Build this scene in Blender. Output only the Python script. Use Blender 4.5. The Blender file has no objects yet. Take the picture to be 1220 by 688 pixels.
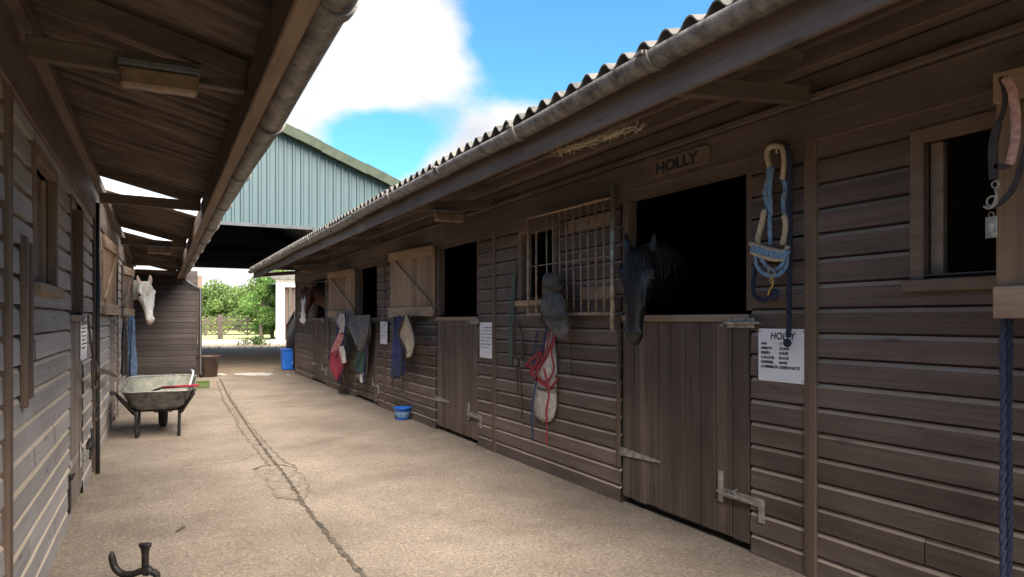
import bpy, bmesh, math, random
from math import radians as R, sin, cos, pi
from mathutils import Vector as V, Matrix, noise as mnoise
random.seed(7)
S = bpy.context.scene
C = S.collection
# ------------------------------------------------------------------ camera
H = 1.28
TH = math.atan(420 / 813.3)
cam = bpy.data.objects.new('camera', bpy.data.cameras.new('camera'))
C.objects.link(cam); S.camera = cam
cam.location = (0, 0, H)
cam.rotation_euler = (R(90), 0, -TH)
cam.data.sensor_width = 36; cam.data.lens = 24.0
cam.data.shift_y = 37 / 1220
cam.data.clip_start = .05; cam.data.clip_end = 3000
# ------------------------------------------------------------------ light
SUN_EL, SUN_AZ = R(49), R(174)      # azimuth clockwise from +Y: behind the camera
SUN_STRENGTH, SKY_STRENGTH = 3.9, .056
w = bpy.data.worlds.new('World'); S.world = w; w.use_nodes = True
nt = w.node_tree; N = nt.nodes; L = nt.links
N.clear()
out = N.new('ShaderNodeOutputWorld'); bg = N.new('ShaderNodeBackground'); bg.inputs[1].default_value = SKY_STRENGTH
sky = N.new('ShaderNodeTexSky'); sky.sky_type = 'NISHITA'; sky.sun_disc = False
sky.sun_elevation = SUN_EL; sky.sun_rotation = SUN_AZ; sky.air_density = 1.0; sky.dust_density = .6; sky.ozone_density = 2.5
tc = N.new('ShaderNodeTexCoord')
def math_node(op, a, b=None, clamp=False, nodes=None, links=None):
    nodes = nodes or N; links = links or L
    m = nodes.new('ShaderNodeMath'); m.operation = op; m.use_clamp = clamp
    for i, v in enumerate((a, b)):
        if v is None: continue
        if isinstance(v, (int, float)): m.inputs[i].default_value = v
        else: links.new(v, m.inputs[i])
    return m.outputs[0]
def view_dir(px, py):
    a = (px - 610) / 813.3; b = (381 - py) / 813.3
    return V((a * cos(TH) + sin(TH), cos(TH) - a * sin(TH), b)).normalized()
CLOUDS = [(450, 15, .14, .95), (395, 65, .11, .7), (530, 50, .09, .8), (480, 115, .06, .45), (640, 150, .07, 1.0), (560, 190, .07, 1.0), (500, 215, .06, .9), (700, 115, .05, .7),
          (620, 200, .12, 1.0), (280, 330, .22, 1.5), (100, 150, .35, 1.0), (1000, 300, .3, .9), (-400, 100, .6, 1.0)]
HOLES = [(415, 182, .08, 1.3), (480, 172, .07, 1.1), (540, 140, .05, .5), (640, 50, .12, .9), (760, 30, .2, 1.0), (860, 0, .2, .8)]
nz = N.new('ShaderNodeTexNoise'); nz.inputs['Scale'].default_value = 4.2; nz.inputs['Detail'].default_value = 9; nz.inputs['Roughness'].default_value = .56
mp = N.new('ShaderNodeMapping'); mp.inputs['Scale'].default_value = (1, 1, 1.6)
L.new(tc.outputs['Generated'], mp.inputs[0]); L.new(mp.outputs[0], nz.inputs['Vector'])
acc = math_node('MULTIPLY', nz.outputs[0], 2.4); acc = math_node('SUBTRACT', acc, 1.05)
for lst, sg in ((CLOUDS, 1), (HOLES, -1)):
    for px, py, rad, amp in lst:
        dt = N.new('ShaderNodeVectorMath'); dt.operation = 'DISTANCE'
        L.new(tc.outputs['Generated'], dt.inputs[0]); dt.inputs[1].default_value = view_dir(px, py)
        mr = N.new('ShaderNodeMapRange'); mr.interpolation_type = 'SMOOTHSTEP'
        mr.inputs['From Min'].default_value = 0; mr.inputs['From Max'].default_value = rad * 1.5
        mr.inputs['To Min'].default_value = amp * sg * .75; mr.inputs['To Max'].default_value = 0
        L.new(dt.outputs['Value'], mr.inputs[0])
        acc = math_node('ADD', acc, mr.outputs[0])
mask = N.new('ShaderNodeMapRange'); mask.interpolation_type = 'SMOOTHSTEP'
mask.inputs['From Min'].default_value = .10; mask.inputs['From Max'].default_value = .80
L.new(acc, mask.inputs[0])
nz2 = N.new('ShaderNodeTexNoise'); nz2.inputs['Scale'].default_value = 5; nz2.inputs['Detail'].default_value = 6
L.new(mp.outputs[0], nz2.inputs['Vector'])
cr = N.new('ShaderNodeValToRGB')
cr.color_ramp.elements[0].position = .34; cr.color_ramp.elements[0].color = (2.3, 2.45, 2.75, 1)
cr.color_ramp.elements[1].position = .64; cr.color_ramp.elements[1].color = (3.8, 3.68, 3.5, 1)
L.new(nz2.outputs[0], cr.inputs[0])
mx = N.new('ShaderNodeMix'); mx.data_type = 'RGBA'
tint = N.new('ShaderNodeMix'); tint.data_type = 'RGBA'; tint.blend_type = 'MULTIPLY'; tint.inputs[0].default_value = 1
L.new(sky.outputs[0], tint.inputs[6]); tint.inputs[7].default_value = (.42, .82, 1.0, 1)
L.new(mask.outputs[0], mx.inputs[0]); L.new(tint.outputs[2], mx.inputs[6]); L.new(cr.outputs[0], mx.inputs[7])
L.new(mx.outputs[2], bg.inputs[0]); L.new(bg.outputs[0], out.inputs[0])
sun = bpy.data.objects.new('sun', bpy.data.lights.new('sun', 'SUN')); C.objects.link(sun)
sun.data.energy = SUN_STRENGTH; sun.data.angle = R(65); sun.data.color = (1, .90, .78)
sd = V((sin(SUN_AZ) * cos(SUN_EL), cos(SUN_AZ) * cos(SUN_EL), sin(SUN_EL)))
sun.rotation_euler = sd.to_track_quat('Z', 'Y').to_euler()
S.view_settings.view_transform = 'Standard'; S.view_settings.look = 'None'
S.view_settings.exposure = 2.5; S.view_settings.gamma = 1

# ------------------------------------------------------------------ helpers
SPLIT = {'inner_frame', 'window_frame_', 'ledge_rail', 'door_jamb', 'stall_wall', 'fence_post', 'grille_bar', 'batten_', 'purlin', 'cladding_rail', 'side_wall', 'rail', 'tine', 'lining', 'steel_frame', 'gate_bar', 'strap', 'webbing_strap', 'leather_strap', 'fleece_sleeve', 'ring', 'pin', 'eave_plank', 'lintel', 'opening_trim', 'wall', 'roof', 'lead_strap', 'lead_rope', 'wheel_fork', 'bit', 'brace'}
class MB:
    def __init__(s): s.v = []; s.f = []; s.m = []
    def add(s, vs, fs, m=0):
        o = len(s.v); s.v += [V(p) for p in vs]; s.f += [tuple(i + o for i in f) for f in fs]; s.m += [m] * len(fs)
    def box(s, x0, x1, y0, y1, z0, z1, m=0):
        if x0 > x1: x0, x1 = x1, x0
        s.add([(x0,y0,z0),(x1,y0,z0),(x1,y1,z0),(x0,y1,z0),(x0,y0,z1),(x1,y0,z1),(x1,y1,z1),(x0,y1,z1)],
              [(0,3,2,1),(4,5,6,7),(0,1,5,4),(1,2,6,5),(2,3,7,6),(3,0,4,7)], m)
    def beam(s, p, q, w, h, up=(0, 0, 1), m=0):
        p = V(p); q = V(q); d = (q - p).normalized(); a = d.cross(V(up)).normalized(); b = a.cross(d)
        a *= w / 2; b *= h / 2
        vs = [p-a-b, p+a-b, p+a+b, p-a+b, q-a-b, q+a-b, q+a+b, q-a+b]
        s.add(vs, [(0,1,2,3),(7,6,5,4),(4,5,1,0),(5,6,2,1),(6,7,3,2),(7,4,0,3)], m)
    def loft(s, rings, cap=True, m=0):
        n = len(rings[0]); o = len(s.v)
        for r in rings: s.v += [V(p) for p in r]
        for i in range(len(rings) - 1):
            for j in range(n):
                k = (j + 1) % n
                s.f.append((o+i*n+j, o+i*n+k, o+(i+1)*n+k, o+(i+1)*n+j)); s.m.append(m)
        if cap:
            s.f.append(tuple(o + j for j in range(n))[::-1]); s.m.append(m)
            s.f.append(tuple(o + (len(rings)-1)*n + j for j in range(n))); s.m.append(m)
    def tube(s, pts, r, n=8, m=0, flat=1.0, up=None, cap=True):
        pts = [V(p) for p in pts]; rings = []; prev = None
        for i, p in enumerate(pts):
            t = (pts[min(i+1, len(pts)-1)] - pts[max(i-1, 0)]).normalized()
            if prev is None:
                u = V(up) if up else (V((0,0,1)) if abs(t.z) < .9 else V((1,0,0)))
                a = (u - t * u.dot(t)).normalized()
            else: a = (prev - t * prev.dot(t)).normalized()
            prev = a; b = t.cross(a)
            rr = r[min(i, len(r)-1)] if isinstance(r, (list, tuple)) else r
            rings.append([p + a*(rr*cos(2*pi*k/n)) + b*(rr*flat*sin(2*pi*k/n)) for k in range(n)])
        s.loft(rings, cap, m)
    def ribbon(s, pts, width, thick, nrm, m=0):
        pts = [V(p) for p in pts]; nrm = V(nrm).normalized(); rings = []
        for i, p in enumerate(pts):
            t = (pts[min(i+1, len(pts)-1)] - pts[max(i-1, 0)]).normalized()
            a = t.cross(nrm)
            a = a.normalized() if a.length > .05 else V((0, 1, 0))
            b = a.cross(t).normalized()
            ww = width[i] if isinstance(width, (list, tuple)) else width
            rings.append([p+a*ww/2+b*thick/2, p-a*ww/2+b*thick/2, p-a*ww/2-b*thick/2, p+a*ww/2-b*thick/2])
        s.loft(rings, True, m)
    def lathe(s, c, prof, n=24, m=0, sx=1, sy=1):
        c = V(c); rings = []
        for r, z in prof: rings.append([c + V((r*sx*cos(2*pi*k/n), r*sy*sin(2*pi*k/n), z)) for k in range(n)])
        s.loft(rings, False, m)
    def sphere(s, c, r, n=10, m=0, M=None):
        c = V(c); rx, ry, rz = (r, r, r) if isinstance(r, (int, float)) else r
        rings = []
        for i in range(1, n):
            a = pi * i / n
            rings.append([V((rx*sin(a)*cos(2*pi*k/(2*n)), ry*sin(a)*sin(2*pi*k/(2*n)), rz*cos(a))) for k in range(2*n)])
        rings = [[V((0,0,rz))]*(2*n)] + rings + [[V((0,0,-rz))]*(2*n)]
        if M: rings = [[M @ p for p in q] for q in rings]
        s.loft([[c + p for p in q] for q in rings], False, m)
    def build(s, name, mat, parent=None, smooth=False, bevel=0, local=False, recalc=True):
        if name in SPLIT and parent is not None:
            idx = list(range(len(s.v)))
            def find(i):
                while idx[i] != i: idx[i] = idx[idx[i]]; i = idx[i]
                return i
            for f in s.f:
                for q in f[1:]: idx[find(q)] = find(f[0])
            grp = {}
            for f, m in zip(s.f, s.m): grp.setdefault(find(f[0]), []).append((f, m))
            if len(grp) > 1:
                o = None
                for fs in grp.values():
                    nb = MB(); mp = {}
                    for f, m in fs:
                        for q in f:
                            if q not in mp: mp[q] = len(nb.v); nb.v.append(s.v[q])
                        nb.f.append(tuple(mp[q] for q in f)); nb.m.append(m)
                    o = nb._build(name, mat, parent, smooth, bevel, local, recalc)
                return o
        return s._build(name, mat, parent, smooth, bevel, local, recalc)
    def _build(s, name, mat, parent=None, smooth=False, bevel=0, local=False, recalc=True):
        me = bpy.data.meshes.new(name)
        off = V((0, 0, 0))
        if parent is not None and not local:
            off = V(parent['_loc']) if '_loc' in parent else V((0, 0, 0))
        me.from_pydata([p - off for p in s.v], [], s.f)
        mats = mat if isinstance(mat, (list, tuple)) else [mat]
        for mm in mats: me.materials.append(mm)
        if len(mats) > 1: me.polygons.foreach_set('material_index', s.m)
        if recalc:
            bm = bmesh.new(); bm.from_mesh(me)
            bmesh.ops.remove_doubles(bm, verts=bm.verts, dist=1e-5)
            bmesh.ops.recalc_face_normals(bm, faces=bm.faces); bm.to_mesh(me); bm.free()
        if smooth: me.polygons.foreach_set('use_smooth', [True] * len(me.polygons))
        o = bpy.data.objects.new(name, me); C.objects.link(o)
        if parent is not None: o.parent = parent
        o['_loc'] = tuple(off)
        if bevel:
            b = o.modifiers.new('bevel', 'BEVEL'); b.width = bevel; b.segments = 1; b.limit_method = 'ANGLE'; b.angle_limit = R(40)
        return o

def thing(name, label, cat, loc, group=None):
    o = bpy.data.objects.new(name, None); C.objects.link(o); o.location = loc; o.empty_display_size = .1
    o['_loc'] = tuple(loc); o['label'] = label; o['category'] = cat
    if group: o['group'] = group
    return o
def tag(o, label, cat, group=None, kind=None):
    o['label'] = label; o['category'] = cat
    if group: o['group'] = group
    if kind: o['kind'] = kind
    return o
def struct(o): o['kind'] = 'structure'; return o
def wallpt(px, py, X):
    """point on the plane x = X that the photograph shows at (px, py): measured position on that wall"""
    k = (px - 190) * cos(TH) / 813.3
    c = X / k if abs(k) > 1e-6 else 1e3
    return V((X, (c - X*sin(TH)) / cos(TH), H + (381 - py) * c / 813.3))
def crv(pts, n=6):
    """Catmull-Rom through points"""
    P = [V(p) for p in pts]; o = []
    for i in range(len(P)-1):
        a = P[max(i-1,0)]; b = P[i]; c = P[i+1]; d = P[min(i+2,len(P)-1)]
        for k in range(n):
            t = k/n
            o.append(.5*((2*b)+(c-a)*t+(2*a-5*b+4*c-d)*t*t+(3*b-a-3*c+d)*t**3))
    o.append(P[-1]); return o

# ------------------------------------------------------------------ materials
def newmat(name):
    m = bpy.data.materials.new(name); m.use_nodes = True
    return m, m.node_tree.nodes, m.node_tree.links, m.node_tree.nodes['Principled BSDF']
def rgba(c): return (c[0], c[1], c[2], 1)
def simple(name, col, rough=.6, metal=0, var=.25, scale=12, bump=.15, bscale=60, spec=.5, stretch=(1,1,1), var2=None):
    m, n, l, p = newmat(name)
    g = n.new('ShaderNodeNewGeometry'); mp = n.new('ShaderNodeMapping'); mp.inputs['Scale'].default_value = stretch
    l.new(g.outputs['Position'], mp.inputs[0])
    a = n.new('ShaderNodeTexNoise'); a.inputs['Scale'].default_value = scale; a.inputs['Detail'].default_value = 6; a.inputs['Roughness'].default_value = .65
    l.new(mp.outputs[0], a.inputs['Vector'])
    r = n.new('ShaderNodeValToRGB'); c2 = var2 or [min(1, c*(1+var*1.6)) for c in col]
    r.color_ramp.elements[0].position = .32; r.color_ramp.elements[1].position = .68
    r.color_ramp.elements[0].color = rgba([c*(1-var) for c in col]); r.color_ramp.elements[1].color = rgba(c2)
    l.new(a.outputs[0], r.inputs[0]); l.new(r.outputs[0], p.inputs['Base Color'])
    p.inputs['Roughness'].default_value = rough; p.inputs['Metallic'].default_value = metal; p.inputs['Specular IOR Level'].default_value = spec
    if bump:
        b = n.new('ShaderNodeTexNoise'); b.inputs['Scale'].default_value = bscale; b.inputs['Detail'].default_value = 4
        l.new(mp.outputs[0], b.inputs['Vector'])
        bb = n.new('ShaderNodeBump'); bb.inputs['Strength'].default_value = bump; bb.inputs['Distance'].default_value = .01
        l.new(b.outputs[0], bb.inputs['Height']); l.new(bb.outputs[0], p.inputs['Normal'])
    return m
def wood(name, dark, mid, pale, grain='Y', pitch=.122, wear=.5, rough=.72, pitch_axis='Z', off=0.0):
    """weathered boards: grain along one axis, tone per board, worn paler streaks, knots"""
    m, n, l, p = newmat(name)
    def mn(op, a, b=None, clamp=False): return math_node(op, a, b, clamp, n, l)
    g = n.new('ShaderNodeNewGeometry'); sp = n.new('ShaderNodeSeparateXYZ'); l.new(g.outputs['Position'], sp.inputs[0])
    cell = mn('FLOOR', mn('DIVIDE', mn('ADD', sp.outputs[pitch_axis], off), pitch))
    bay = mn('FLOOR', mn('DIVIDE', sp.outputs['Y' if pitch_axis == 'Z' else 'Z'], 3.605 if pitch_axis == 'Z' else 9))
    cb = n.new('ShaderNodeCombineXYZ'); l.new(cell, cb.inputs[0]); l.new(bay, cb.inputs[1])
    wn = n.new('ShaderNodeTexWhiteNoise'); wn.noise_dimensions = '3D'; l.new(cb.outputs[0], wn.inputs[0])
    # grain
    sc = {'X': (1.2, 90, 90), 'Y': (90, 1.2, 90), 'Z': (90, 90, 1.2)}[grain]
    mp = n.new('ShaderNodeMapping'); mp.inputs['Scale'].default_value = sc; l.new(g.outputs['Position'], mp.inputs[0])
    ad = n.new('ShaderNodeVectorMath'); ad.operation = 'MULTIPLY_ADD'; l.new(wn.outputs['Color'], ad.inputs[0]); ad.inputs[1].default_value = (30, 30, 30); l.new(mp.outputs[0], ad.inputs[2])
    gr = n.new('ShaderNodeTexNoise'); gr.inputs['Scale'].default_value = 1; gr.inputs['Detail'].default_value = 8; gr.inputs['Roughness'].default_value = .7; gr.inputs['Distortion'].default_value = .15
    l.new(ad.outputs[0], gr.inputs['Vector'])
    sc2 = {'X': (.5, 12, 12), 'Y': (12, .5, 12), 'Z': (12, 12, .5)}[grain]
    mp2 = n.new('ShaderNodeMapping'); mp2.inputs['Scale'].default_value = sc2; l.new(g.outputs['Position'], mp2.inputs[0])
    ws = n.new('ShaderNodeTexNoise'); ws.inputs['Scale'].default_value = 1.3; ws.inputs['Detail'].default_value = 7; ws.inputs['Roughness'].default_value = .62
    l.new(mp2.outputs[0], ws.inputs['Vector'])
    bl = n.new('ShaderNodeTexNoise'); bl.inputs['Scale'].default_value = 2.3; bl.inputs['Detail'].default_value = 5
    l.new(g.outputs['Position'], bl.inputs['Vector'])
    r1 = n.new('ShaderNodeValToRGB'); e = r1.color_ramp.elements
    e[0].position = .22; e[0].color = rgba(dark); e[1].position = .84; e[1].color = rgba(pale); x = e.new(.5); x.color = rgba(mid)
    t = mn('ADD', mn('MULTIPLY', gr.outputs[0], .45), mn('MULTIPLY', ws.outputs[0], wear))
    t = mn('ADD', t, mn('MULTIPLY', mn('SUBTRACT', wn.outputs['Value'], .5), .22))
    t = mn('ADD', t, mn('MULTIPLY', mn('SUBTRACT', bl.outputs[0], .5), .35))
    t = mn('ADD', t, (.55 - wear) * .5)
    l.new(t, r1.inputs[0])
    # small pale scuffs and dark knots
    vo = n.new('ShaderNodeTexVoronoi'); vo.inputs['Scale'].default_value = 1
    sc3 = {'X': (2.2, 9, 9), 'Y': (9, 2.2, 9), 'Z': (9, 9, 2.2)}[grain]
    mp3 = n.new('ShaderNodeMapping'); mp3.inputs['Scale'].default_value = sc3; l.new(g.outputs['Position'], mp3.inputs[0]); l.new(mp3.outputs[0], vo.inputs['Vector'])
    kn = n.new('ShaderNodeMapRange'); kn.inputs['From Min'].default_value = .0; kn.inputs['From Max'].default_value = .14; kn.inputs['To Min'].default_value = .35; kn.inputs['To Max'].default_value = 1
    l.new(vo.outputs['Distance'], kn.inputs[0])
    mm = n.new('ShaderNodeMix'); mm.data_type = 'RGBA'; mm.blend_type = 'MULTIPLY'; mm.inputs[0].default_value = 1
    l.new(r1.outputs[0], mm.inputs[6]); l.new(kn.outputs[0], mm.inputs[7])
    sf = n.new('ShaderNodeTexNoise'); sf.inputs['Scale'].default_value = 38; sf.inputs['Detail'].default_value = 8; sf.inputs['Roughness'].default_value = .8
    l.new(g.outputs['Position'], sf.inputs['Vector'])
    sr = n.new('ShaderNodeMapRange'); sr.inputs['From Min'].default_value = .63; sr.inputs['From Max'].default_value = .72; sr.inputs['To Max'].default_value = .6
    l.new(sf.outputs[0], sr.inputs[0])
    m2 = n.new('ShaderNodeMix'); m2.data_type = 'RGBA'; l.new(sr.outputs[0], m2.inputs[0]); l.new(mm.outputs[2], m2.inputs[6]); m2.inputs[7].default_value = rgba([min(.6, c*1.8) for c in pale])
    l.new(m2.outputs[2], p.inputs['Base Color'])
    p.inputs['Roughness'].default_value = rough; p.inputs['Specular IOR Level'].default_value = .35
    bb = n.new('ShaderNodeBump'); bb.inputs['Strength'].default_value = .45; bb.inputs['Distance'].default_value = .004
    l.new(gr.outputs[0], bb.inputs['Height']); l.new(bb.outputs[0], p.inputs['Normal'])
    return m
M = {}
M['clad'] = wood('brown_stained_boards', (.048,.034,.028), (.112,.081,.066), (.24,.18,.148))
M['ledge'] = wood('worn_lit_board_bevel', (.18,.135,.10), (.33,.255,.195), (.50,.40,.32))  # dusty worn bevel, its colour also raised for light caught from above
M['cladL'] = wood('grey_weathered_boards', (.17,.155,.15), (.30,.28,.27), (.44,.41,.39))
M['ledgeL'] = wood('worn_lit_grey_bevel', (.34,.27,.19), (.50,.41,.30), (.64,.54,.42))  # grey wear and dust, with the lit look of the bevel painted in
M['door'] = wood('worn_door_planks', (.045,.031,.025), (.096,.069,.054), (.22,.16,.122), 'Z', .1, pitch_axis='Y')
M['doorL'] = wood('grey_door_planks', (.10,.08,.065), (.18,.145,.12), (.28,.23,.19), 'Z', .1, pitch_axis='Y')
M['post'] = wood('brown_post_timber', (.06,.04,.028), (.12,.08,.058), (.23,.155,.11), 'Z', 3.0)
M['rail'] = wood('bare_top_rail', (.14,.10,.065), (.25,.18,.125), (.42,.32,.23), 'Y', 3.0)
M['raw'] = wood('bare_pine', (.12,.072,.045), (.26,.165,.10), (.42,.29,.185), 'Z', .13, pitch_axis='Y')
M['rawrail'] = wood('bare_pine_rail', (.19,.125,.08), (.34,.235,.155), (.50,.37,.255), 'Y', 3.0)
M['lintel'] = wood('dark_lintel_planks', (.060,.042,.033), (.130,.093,.072), (.25,.185,.145), 'Y', .2)
M['eave'] = wood('eave_timber', (.05,.035,.026), (.105,.074,.055), (.21,.15,.11), 'X', 9, pitch_axis='Y')
M['eavebeam'] = wood('flaking_eave_board', (.06,.04,.027), (.17,.115,.075), (.38,.27,.18), 'Y', 9, wear=.6)
M['frame'] = wood('window_frame_wood', (.08,.055,.04), (.16,.11,.08), (.28,.20,.145), 'Y', 9)
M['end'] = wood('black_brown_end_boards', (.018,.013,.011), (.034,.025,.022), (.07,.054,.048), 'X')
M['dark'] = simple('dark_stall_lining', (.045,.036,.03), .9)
M['fibre'] = simple('weathered_fibre_cement', (.06,.054,.046), .9, var=.45, scale=5, bump=.4, bscale=45, var2=(.14,.13,.11))
M['fibreL'] = simple('brown_fibre_underside', (.09,.065,.048), .9, var=.5, scale=3, bump=.4, bscale=25, var2=(.20,.145,.11), stretch=(.6,8,1))
M['gutter'] = simple('dirty_grey_gutter', (.05,.042,.036), .5, var=.5, scale=14, bump=.4, bscale=50, var2=(.24,.21,.18))
M['black'] = simple('black_painted_metal', (.018,.017,.017), .5)
M['galv'] = simple('galvanised_steel', (.32,.29,.25), .5, .5, var=.4, scale=25, var2=(.5,.46,.4))
M['rust'] = simple('rusty_bars', (.26,.17,.12), .75, .1, var=.4, scale=30, var2=(.46,.34,.25))
M['iron'] = simple('old_black_iron', (.022,.018,.017), .55, .5, var=.4, scale=30, bump=.5, bscale=90)
M['paper'] = simple('white_laminated_sheet', (.80,.80,.82), .25, var=.04, scale=6, bump=.05)
M['ink'] = simple('black_marker_ink', (.015,.015,.02), .6, var=.1, bump=0)
M['fleece'] = simple('cream_fleece', (.56,.44,.32), .95, var=.25, scale=90, bump=1, bscale=220)
M['bluestrap'] = simple('light_blue_webbing', (.07,.15,.29), .8, var2=(.26,.42,.58), scale=45, bump=.5, bscale=300)
M['navy'] = simple('navy_rope', (.022,.026,.055), .85, var=.4, scale=120, bump=.6, bscale=300)
M['bluerope'] = simple('blue_grey_rope', (.045,.052,.10), .85, var=.4, scale=120, bump=.6, bscale=300)
M['brass'] = simple('brass_clip', (.55,.36,.12), .35, 1, var=.2)
M['leather'] = simple('dark_leather', (.035,.022,.017), .5, var=.4, scale=30, bump=.3)
M['pink'] = simple('dusty_pink_fleece', (.58,.33,.28), .95, var=.3, scale=60, bump=1, bscale=200)
M['red'] = simple('red_webbing', (.27,.022,.032), .8, var=.35, scale=60, bump=.4, bscale=300)
M['redcloth'] = simple('red_cloth', (.20,.018,.03), .9, var=.3, scale=20, bump=.4)
M['pinkcloth'] = simple('salmon_pink_cloth', (.44,.19,.18), .9, var=.2, scale=20, bump=.4)
M['offwhite'] = simple('off_white_pad', (.40,.36,.31), .9, var=.3, scale=25, bump=.5)
M['greycloth'] = simple('grey_rug_cloth', (.12,.11,.105), .9, var=.3, scale=20, bump=.4)
M['greenrope'] = simple('grey_green_strap', (.07,.11,.085), .85, var=.3, scale=50)
M['greencloth'] = simple('dark_green_cloth', (.03,.07,.045), .9, var=.3, scale=20)
M['beige'] = simple('beige_cloth', (.33,.26,.19), .9, var=.25, scale=20, bump=.4)
M['navycloth'] = simple('navy_cloth', (.022,.03,.085), .85, var=.4, scale=14, bump=.4)
M['denim'] = simple('faded_blue_cloth', (.06,.095,.16), .9, var=.4, scale=14, bump=.4)
M['boot'] = simple('grey_brown_padded_boot', (.075,.060,.050), .8, var=.4, scale=18, bump=.5)
M['bootflap'] = simple('scuffed_grey_flap', (.075,.068,.066), .75, var=.5, scale=14, bump=.7, bscale=30)
M['bluepl'] = simple('blue_plastic', (.02,.13,.52), .4, var=.25, scale=8)
M['blueplin'] = simple('blue_plastic_inside', (.02,.10,.40), .5, var=.25, scale=8)
M['brownpl'] = simple('brown_plastic_tub', (.055,.032,.025), .5, var=.3, scale=8, bump=.2)
M['mossgreen'] = simple('moss_green_block', (.09,.12,.035), .9, var=.4, scale=30, bump=.6)
M['tray'] = simple('worn_galvanised_tray', (.10,.10,.095), .6, .2, var=.5, scale=9, bump=.3, var2=(.24,.23,.21))
M['trayin'] = simple('chalky_mint_tray_inside', (.14,.19,.17), .65, .1, var=.4, scale=7, bump=.3, var2=(.30,.27,.20))
M['rubber'] = simple('black_rubber', (.015,.015,.015), .8)
M['greensteel'] = simple('blue_green_steel_cladding', (.036,.062,.068), .5, .1, var=.10, scale=1.2, bump=.05, stretch=(4,4,.4))
M['verge'] = simple('mossy_green_verge', (.026,.036,.020), .8, var=.3, scale=5, bump=.3)
M['barnin'] = simple('dark_barn_lining', (.055,.058,.064), .85, var=.3, scale=2)
M['white'] = simple('whitewashed_render', (.74,.73,.70), .8, var=.06, scale=3)
M['brownwall'] = simple('brown_boarding', (.10,.07,.055), .8, var=.3, scale=3, stretch=(6,6,.5))
M['lens'] = simple('dusty_light_lens', (.20,.135,.085), .5, var=.3, scale=14)
M['greylamp'] = simple('grey_lamp_tray', (.10,.10,.105), .5)
M['gatewood'] = simple('grey_gate_timber', (.05,.038,.028), .85, var=.35, scale=4)
M['straw'] = simple('dry_straw', (.42,.31,.17), .8, var=.3, scale=40, bump=0)
M['bark'] = simple('bark', (.09,.07,.05), .9, var=.4, scale=10, bump=.8, stretch=(4,4,1))
M['hoof'] = simple('dark_hoof', (.03,.025,.02), .5)
M['eyeb'] = simple('dark_eye', (.008,.005,.004), .05, var=.1, bump=0)
M['hairb'] = simple('black_mane_hair', (.014,.011,.009), .6, var=.4, scale=60, bump=0)
M['hairw'] = simple('cream_mane_hair', (.55,.48,.40), .7, var=.2, scale=60, bump=0)
M['hairr'] = simple('chestnut_mane_hair', (.08,.035,.02), .6, var=.3, scale=60, bump=0)

def leafmat(name, a, b):
    m, n, l, p = newmat(name)
    oi = n.new('ShaderNodeNewGeometry')
    wn = n.new('ShaderNodeTexNoise'); wn.inputs['Scale'].default_value = 1.1; wn.inputs['Detail'].default_value = 5
    l.new(oi.outputs['Position'], wn.inputs['Vector'])
    r = n.new('ShaderNodeValToRGB'); r.color_ramp.elements[0].position = .35; r.color_ramp.elements[1].position = .65
    r.color_ramp.elements[0].color = rgba(a); r.color_ramp.elements[1].color = rgba(b)
    l.new(wn.outputs[0], r.inputs[0]); l.new(r.outputs[0], p.inputs['Base Color']); p.inputs['Roughness'].default_value = .7
    tr = n.new('ShaderNodeBsdfTranslucent'); l.new(r.outputs[0], tr.inputs[0])
    mi = n.new('ShaderNodeMixShader'); mi.inputs[0].default_value = .35
    l.new(p.outputs[0], mi.inputs[1]); l.new(tr.outputs[0], mi.inputs[2]); l.new(mi.outputs[0], n['Material Output'].inputs[0])
    return m
M['leafA'] = leafmat('mid_green_leaves', (.075,.125,.03), (.16,.235,.06))
M['leafB'] = leafmat('yellow_green_leaves', (.11,.165,.03), (.23,.29,.06))
M['leafC'] = leafmat('fresh_green_leaves', (.06,.13,.025), (.14,.25,.05))
M['blossom'] = leafmat('pale_blossom_leaves', (.35,.34,.25), (.50,.48,.38))

def translucent():
    m, n, l, p = newmat('cloudy_rooflight_sheet')
    p.inputs['Base Color'].default_value = (.8,.82,.82,1); p.inputs['Roughness'].default_value = .6
    tr = n.new('ShaderNodeBsdfTranslucent'); tr.inputs[0].default_value = (.92,.94,.95,1)
    nz = n.new('ShaderNodeTexNoise'); nz.inputs['Scale'].default_value = 6
    mr = n.new('ShaderNodeMapRange'); mr.inputs['To Min'].default_value = .88; mr.inputs['To Max'].default_value = .97; l.new(nz.outputs[0], mr.inputs[0])
    mi = n.new('ShaderNodeMixShader'); l.new(mr.outputs[0], mi.inputs[0])
    l.new(p.outputs[0], mi.inputs[1]); l.new(tr.outputs[0], mi.inputs[2]); l.new(mi.outputs[0], n['Material Output'].inputs[0])
    return m
M['skylight'] = translucent()

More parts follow.
